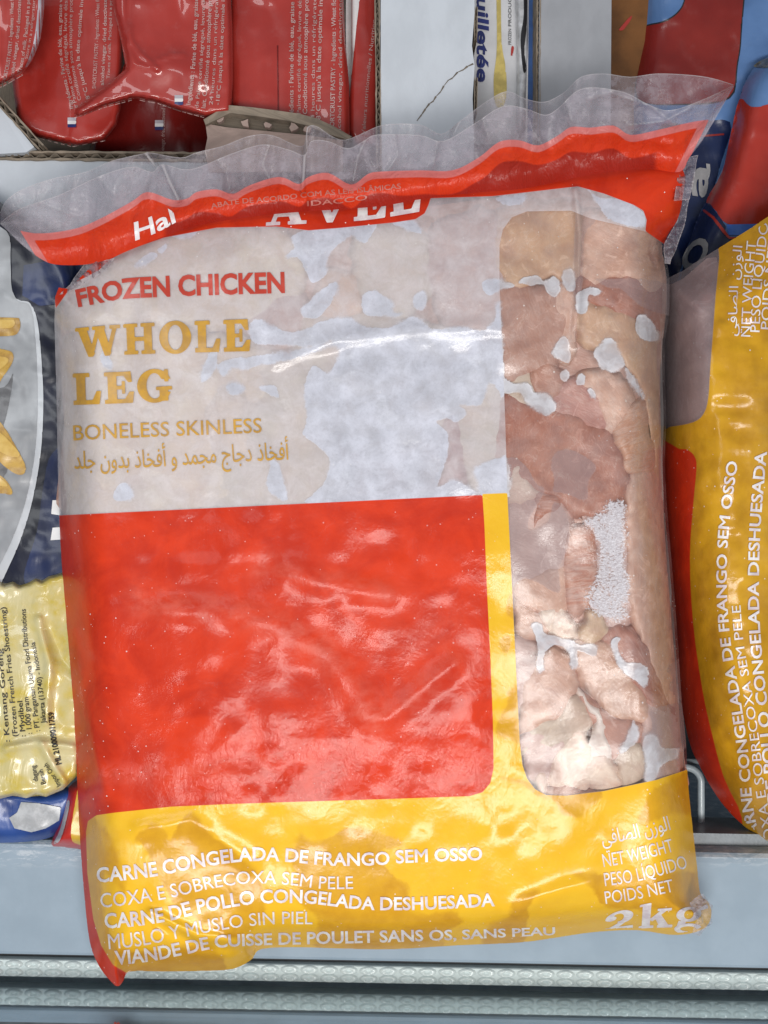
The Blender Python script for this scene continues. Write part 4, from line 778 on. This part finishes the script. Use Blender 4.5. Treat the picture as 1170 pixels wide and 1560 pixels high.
bs = thing('blue_carton', 'narrow blue carton edge beside the silver sachet', 'carton')
prism('carton_front', [(806, -60), (816, -60), (816, 220), (803, 220)], -.079, .05, plain('blue_carton_print', (.045, .11, .30), .4, .2, 4, .1, 10, .2), bs)
prism('carton_edge', [(803.5, -60), (806.2, -60), (803.2, 220), (800.5, 220)], -.0785, .04, M_wt, bs)
wp2 = thing('cardboard_box', 'plain white cardboard box side between blue carton and orange carton', 'cardboard box')
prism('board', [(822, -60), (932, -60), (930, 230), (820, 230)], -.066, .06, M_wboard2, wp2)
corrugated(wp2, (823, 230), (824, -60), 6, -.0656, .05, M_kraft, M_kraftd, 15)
oc = thing('orange_carton', 'brown orange carton with a red scribble in shadow beside the blue bag', 'carton')
prism('carton_front', [(931, -60), (1005, -60), (1000, 200), (931, 200)], -.098, .04, plain('orange_carton_print', (.16, .062, .014), .5, .3, 2, .1, 10), oc)
decal('printed_panel', [(945, 42), (952, 34), (957, 28), (963, 24), (960, 32), (954, 40), (949, 46), (943, 46)], lambda p: -.0976 + 0 * p[:, 0], M_red, oc, 3)

# ---- two blue bags on the right
M_blue = poly_film('light_blue_film', (.115, .22, .45), (.08, .165, .36)); M_navy = poly_film('navy_film', (.010, .022, .085), (.006, .012, .05)); M_redbag = poly_film('tomato_red_film', (.25, .020, .014), (.20, .013, .010))
M_redbag2 = poly_film('bright_red_film', (.42, .034, .020), (.34, .024, .016)); M_bl2 = print_mat('blue_stripe', (.05, .17, .62), .15); M_grey = print_mat('grey_print', (.34, .33, .34), .2)
bp = smooth_poly([(985, -50), (1080, -60), (1220, -50), (1220, 330), (1150, 470), (1040, 480), (1000, 450), (960, 320), (948, 160), (965, 60)], 3); bz = pouch_z(bp, -.090, .018, 60, .004, 5)
b1 = thing('blue_food_bag', 'tall light blue bag with dark red curved panel standing behind the bag mouth', 'food bag', group='blue bags on the right')
sheet('bag_film', bp, bz, 5, M_blue, b1, None, .015)
decal('printed_panel', [(1046, -45), (1042, 0), (1030, 20), (1010, 32), (988, 37), (980, 44), (976, 80), (970, 150), (1040, 160), (1112, 150), (1124, 100), (1130, 50), (1128, -45)], bz, M_bk, b1, 5, .0002)
decal('printed_panel', [(1048, -45), (1044, 0), (1032, 21), (1011, 34), (989, 39), (982, 45), (978, 80), (972, 150), (1040, 158), (1110, 148), (1122, 100), (1128, 50), (1126, -45)], bz, M_redbag, b1, 5, .0004)
decal('printed_panel', [(1000, 200), (1052, 190), (1112, 186), (1098, 250), (1075, 330), (1050, 430), (1005, 440), (985, 330)], bz, M_navy, b1, 5, .0004)
decal('printed_stripe', [(1052, 207), (1104, 203), (1103, 206), (1052, 210)], bz, M_redbag, b1, 3, .0007, False)
lettering('a', [(1074, 302), (1082, 250)], 34, bz, M_grey, b1, bold=.03, lift=.0012)
b2o = smooth_poly([(1240, 80), (1190, 82), (1160, 92), (1140, 116), (1128, 145), (1116, 200), (1098, 262), (1066, 330), (1040, 400), (1028, 470), (1090, 500), (1240, 500)], 3); b2z = pouch_z(b2o, -.066, .016, 40, .003, 8)
b2 = thing('blue_food_bag', 'blue bag with bright red panel leaning on the right behind the yellow chicken bag', 'food bag', group='blue bags on the right')
sheet('bag_film', b2o, b2z, 4, M_blue, b2, None, .015)
decal('printed_panel', [(1126, 152), (1140, 160), (1155, 163), (1240, 158), (1240, 338), (1150, 341), (1108, 341), (1088, 318), (1076, 306), (1100, 262), (1112, 210)], b2z, M_redbag2, b2, 4, .0004)
decal('printed_panel', [(1074, 310), (1090, 322), (1106, 345), (1112, 362), (1240, 356), (1240, 490), (1050, 490), (1036, 440), (1050, 370)], b2z, M_navy, b2, 4, .0005)
decal('printed_stripe', [(1107, 342), (1150, 341), (1240, 336), (1240, 354), (1150, 358), (1110, 358)], b2z, M_bl2, b2, 4, .0007, False)
decal('printed_stripe', [(1072, 318), (1088, 330), (1104, 350), (1112, 361), (1160, 361), (1160, 363.5), (1110, 364), (1100, 353), (1085, 333), (1070, 321)], b2z, M_redbag2, b2, 2.5, .0009, False)
lettering('O', [(1056, 418), (1086, 372)], 30, b2z, M_grey, b2, bold=.03, lift=.0016)
decal('foil_corner', [(1148, 100), (1164, 90), (1185, 86), (1185, 100), (1160, 103)], b2z, plain('dark_foil', (.12, .11, .09), .25, .6, 12, .3, 20), b2, 3, .0006)

# ---- second chicken bag, turned a quarter
O2 = smooth_poly([(1006, 445), (1040, 413), (1090, 381), (1140, 350), (1185, 322), (1250, 300), (1250, 1345), (1200, 1308), (1170, 1288), (1140, 1264), (1110, 1236), (1085, 1202), (1065, 1165), (1050, 1130), (1036, 1060), (1022, 950), (1004, 800), (996, 600)], 3)
def z_b2(p):
    p = np.asarray(p, float); s = sdf(O2, p)
    return -.012 + edge_drop(s, 115, .066) * (1 - .7 * np.exp(-(np.clip(p[:, 1] - 330, 0, 999) / 130) ** 2)) + np.clip(s / 60, 0, 1) * (.0028 * vnoise(p, 120, 11) + .0018 * vnoise(p, 48, 12) + .0009 * vnoise(p, 20, 13))
W2P = [(960, 380), (1060, 390), (1094, 376), (1090, 450), (1082, 560), (1079, 605), (1072, 630), (1056, 643), (1020, 650), (960, 656)]
R2P = [(950, 690), (1035, 684), (1050, 687), (1059, 697), (1061, 715), (1056, 770), (1051, 850), (1056, 950), (1070, 1050), (1084, 1115), (1103, 1185), (1130, 1245), (1110, 1270), (960, 1150)]
bag2 = thing('frozen_chicken_bag', 'second yellow chicken bag lying sideways along the right side, text running upward', 'chicken bag', group='frozen chicken bags')
no = lambda p: 0 * p[:, 0] - 50
sheet('printed_film', O2, z_b2, 3.2, FILM2, bag2, dict(ink_red=many([R2P], 14, 3), ink_yellow=lambda p: -sdf(smooth_poly(W2P, 3), p), ink_white=no, air=no, thin=lambda p: 6 - 12 * (p[:, 1] > 700), wet=lambda p: 0 * p[:, 0] + 14,  # wet all over, so the shaded yellow covers the whole bag
      frost=no, pale_sheen=lambda p: .4 * crease(p, [(1150, 600), (1170, 700), (1160, 900)], 30), sheen_patch=lambda p: 0 * p[:, 0], speck=lambda p: 0 * p[:, 0] + .6), .012)
m2 = smooth_poly([(1008, 450), (1040, 425), (1092, 392), (1094, 500), (1084, 640), (1020, 665), (1004, 660), (1000, 560)], 3)
sheet('chicken_mass', m2, lambda p: z_b2(p) - .004 - .001 * vnoise(p, 30, 3), 5, meat_mat('meat', (.30, .19, .19), (.44, .31, .30), .8, .3, .6, .2), bag2)
L2 = lambda t, b, h, **k: lettering(t, [(x + 5, y) for x, y in b], h, z_b2, M_twht, bag2, lift=.0006, clip=lambda q: sdf(O2, q) > 5, **k)
L2('CARNE CONGELADA DE FRANGO SEM OSSO', [(1156, 1292), (1142, 1230), (1135, 1150), (1122, 1060), (1108, 980), (1102, 900), (1104, 820), (1112, 750), (1119, 704)], [17, 17, 16, 16, 17], bold=.02)
L2('COXA E SOBRECOXA SEM PELE', [(1178, 1300), (1160, 1200), (1152, 1130), (1140, 1050), (1128, 980), (1123, 922)], [16, 15, 14, 14], bold=.002)
L2('CARNE DE POLLO CONGELADA DESHUESADA', [(1205, 1330), (1182, 1220), (1170, 1120), (1157, 1010), (1151, 920), (1153, 810), (1163, 688)], [18, 18, 17, 17, 18], bold=.02)
L2('MUSLO Y MUSLO SIN PIEL', [(1210, 1260), (1190, 1120), (1183, 1018)], 14, bold=.002)
L2(arabic('الوزن الصافي'), [(1117, 512), (1120, 430), (1126, 375)], 14, bold=.004)
L2('NET WEIGHT', [(1138, 513), (1141, 440), (1147, 368)], 15, bold=.001); L2('PESO LÍQUIDO', [(1152, 506), (1156, 430), (1166, 340)], 15, bold=.001); L2('POIDS NET', [(1168, 502), (1172, 440), (1180, 366)], 15, bold=.001)

# ---- bag of fries on the left
fo = smooth_poly([(-50, 330), (30, 335), (90, 370), (122, 420), (126, 600), (124, 760), (124, 905), (60, 925), (-50, 930)], 3); fz = pouch_z(fo, -.046, .012, 30, .0026, 21)
fb_ = thing('fries_bag', 'navy bag with pale round window showing yellow fries, lying at the left edge', 'food bag')
M_fn = poly_film('navy_gloss_film', (.008, .010, .030), (.005, .006, .014), .3, .1); M_fw = poly_film('cloudy_white_film', (.44, .46, .49), (.24, .25, .27), .4, .15); M_fw2 = poly_film('pale_rim_film', (.56, .59, .63), (.50, .52, .56))
sheet('bag_film', fo, fz, 4, M_fn, fb_, None, .012)
decal('printed_panel', [(36, 404), (70, 398), (124, 404), (124, 470), (100, 462), (60, 466), (34, 450)], fz, poly_film('blue_gloss_film', (.012, .030, .13), (.007, .014, .05), .3, .1), fb_, 4, .0004, False)
decal('printed_panel', [(66, 740), (80, 690), (124, 680), (125, 888), (60, 896), (36, 880), (56, 810)], fz, poly_film('blue_gloss_film', (.012, .025, .10), (.007, .012, .045), .3, .1), fb_, 4, .0004)
decal('printed_panel', [(-45, 345), (10, 352), (16, 400), (18, 440), (30, 466), (26, 480), (-45, 470)], fz, M_fw, fb_, 4, .0006)
decal('printed_rim', [(-45, 458), (30, 458), (48, 465), (58, 495), (64, 560), (66, 620), (62, 690), (50, 760), (34, 815), (14, 862), (-10, 905), (-45, 905)], fz, M_fw2, fb_, 4, .0004)
decal('printed_panel', [(-45, 456), (30, 460), (46, 468), (52, 500), (56, 560), (57, 620), (53, 690), (41, 755), (25, 805), (5, 850), (-20, 890), (-45, 890)], fz, M_fw, fb_, 4, .0007)
M_fry = print_mat('fry_print', (.58, .36, .07), .4, (.40, .22, .04)); M_fryl = print_mat('fry_light_print', (.68, .46, .12), .2, (.58, .36, .07)); M_frs = print_mat('fry_shadow_print', (.16, .16, .17), .3)
for q in ([(-40, 600), (6, 590), (20, 570), (8, 640), (-10, 670), (-40, 660)], [(-40, 700), (0, 730), (14, 700), (0, 660), (-40, 650)]): decal('shadow_print', q, fz, M_frs, fb_, 4, .0009)
for q in ([(-45, 486), (20, 484), (30, 488), (29, 504), (14, 512), (-45, 508)], [(-45, 528), (8, 533), (20, 540), (18, 554), (2, 578), (-8, 592), (-45, 596)], [(-45, 600), (-8, 634), (10, 656), (26, 684), (39, 710), (36, 722), (24, 722), (4, 708), (-12, 690), (-45, 668)], [(-45, 708), (0, 724), (16, 742), (18, 753), (4, 752), (-45, 744)]):
    decal('fry_picture', q, fz, M_fry, fb_, 4, .0011)
    c_ = A(q, float).mean(0); decal('fry_facet', [tuple(c_ + (A(w_) - c_) * [.8, .48] + [-2, -4]) for w_ in q], fz, M_fryl, fb_, 3, .0014)
for q in ([(80, 762), (92, 762), (92, 785), (78, 783)], [(80, 804), (92, 803), (98, 808), (92, 822), (77, 823)]): decal('letter_fragment', q, fz, M_wt, fb_, 4, .0008, False)
yo = [(-50, 892), (-30, 884), (-18, 890), (-4, 884), (8, 889), (20, 885), (30, 891), (44, 886), (54, 880), (64, 884), (74, 877), (84, 875), (96, 871), (112, 880), (124, 1000), (126, 1120), (120, 1180), (96, 1203), (70, 1214), (56, 1211), (40, 1216), (20, 1212), (0, 1217), (-50, 1214)]
yz0 = pouch_z(A(yo, float), -.040, .007, 10, .0012, 25)
yz = lambda p: yz0(p) + .0014 * np.abs(vnoise(p + 9 * vnoise(p, 40, 3)[:, None], 48, 5)) + .0006 * np.abs(vnoise(p, 22, 7)) + .003 * crease(p, [(60, 945), (75, 1010), (70, 1100)], 8) - .003 * crease(p, [(75, 955), (95, 1000), (112, 1020)], 12) + .003 * crease(p, [(10, 1140), (60, 1130), (110, 1138)], 7) + .003 * crease(p, [(64, 1135), (84, 1170), (100, 1195)], 6)
yb = thing('yellow_fries_pack', 'creased pale yellow pack with black label print beside the chicken bag', 'food pack')
g = G('mottled_yellow_film'); v = g.px(); c = g.mix(g.step(g.noise(v, 3.2, 5, .65), .35, .68), (.60, .52, .24), (.58, .45, .07)); c = g.mix(g.step(g.noise(v, 1.5, 2), .45, .65), c, (.64, .57, .31))
M_yel = g.out(g.bsdf(Base_Color=c, Roughness=.25, Coat_Weight=.5, Coat_Roughness=.06, Normal=g.bump(g.noise(g.vec(v, (1, .5, 1), .5), 2.6, 4, .55, .8), .3, .004)))
sheet('pack_film', A(yo, float), yz, 3, M_yel, yb, None, .01)
Ly = lambda t, b, h, bo=.004: lettering(t, b, h, yz, M_bk, yb, bold=bo, lift=.0005)
Ly(': Kentang Goreng', [(15, 1130), (9, 1060), (3, 988)], 8.5); Ly('(Frozen French Fries Shoestring)', [(27, 1122), (20, 1040), (8, 925)], 8.5); Ly(': Mydibel', [(39, 1122), (34, 1068)], 8.5); Ly(': 1.000 gram', [(49, 1118), (43, 1062)], 8.5)
Ly(': PT. Pangansari Utama Food Distributions', [(61, 1114), (50, 1030), (43, 985), (39, 928)], 8.5); Ly('Jakarta (13740) - Indonesia', [(70, 1102), (64, 1040), (53, 978)], 8); Ly('ML 210009011759', [(94, 1164), (86, 1125), (82, 1085)], 9, .03)
Ly('dagang', [(58, 1190), (54, 1166)], 8); Ly('Bersih', [(70, 1194), (65, 1172)], 8); Ly('Impor Oleh', [(93, 1196), (72, 1162)], 8)
qo = smooth_poly([(-50, 1195), (60, 1205), (112, 1200), (112, 1240), (90, 1268), (60, 1280), (0, 1284), (-50, 1280)], 3); qz = pouch_z(qo, -.052, .008, 22, .002, 31)
qp = thing('blue_pack', 'blue pack end with blank white label below the yellow pack', 'food pack')
sheet('pack_film', qo, qz, 4, poly_film('royal_blue_film', (.03, .085, .32), (.015, .04, .18)), qp, None, .006)
decal('white_label', [(32, 1222), (60, 1224), (93, 1230), (90, 1250), (70, 1262), (48, 1268), (22, 1262), (14, 1246), (26, 1238)], qz, print_mat('label_paper', (.48, .50, .53), .3), qp, 3, .0005, False)
ro = smooth_poly([(78, 1286), (90, 1255), (100, 1215), (112, 1192), (150, 1186), (160, 1292), (120, 1293), (95, 1290)], 3); rz = pouch_z(ro, -.044, .014, 20, .002, 33)
rp = thing('red_yellow_pack', 'corner of another red and yellow pack peeking out left of the chicken bag', 'food pack')
sheet('pack_film', ro, rz, 3, poly_film('red_gloss_film', (.56, .028, .018)), rp, None, .006)
decal('printed_panel', [(116, 1215), (122, 1200), (150, 1195), (155, 1284), (118, 1286), (108, 1270)], rz, print_mat('yellow_print', (.74, .46, .05), .2), rp, 3, .0005)
decal('clear_tip', [(82, 1284), (92, 1262), (102, 1222), (106, 1225), (98, 1262), (90, 1282)], rz, print_mat('clear_tip', (.50, .48, .52), .2), rp, 3, .0006)
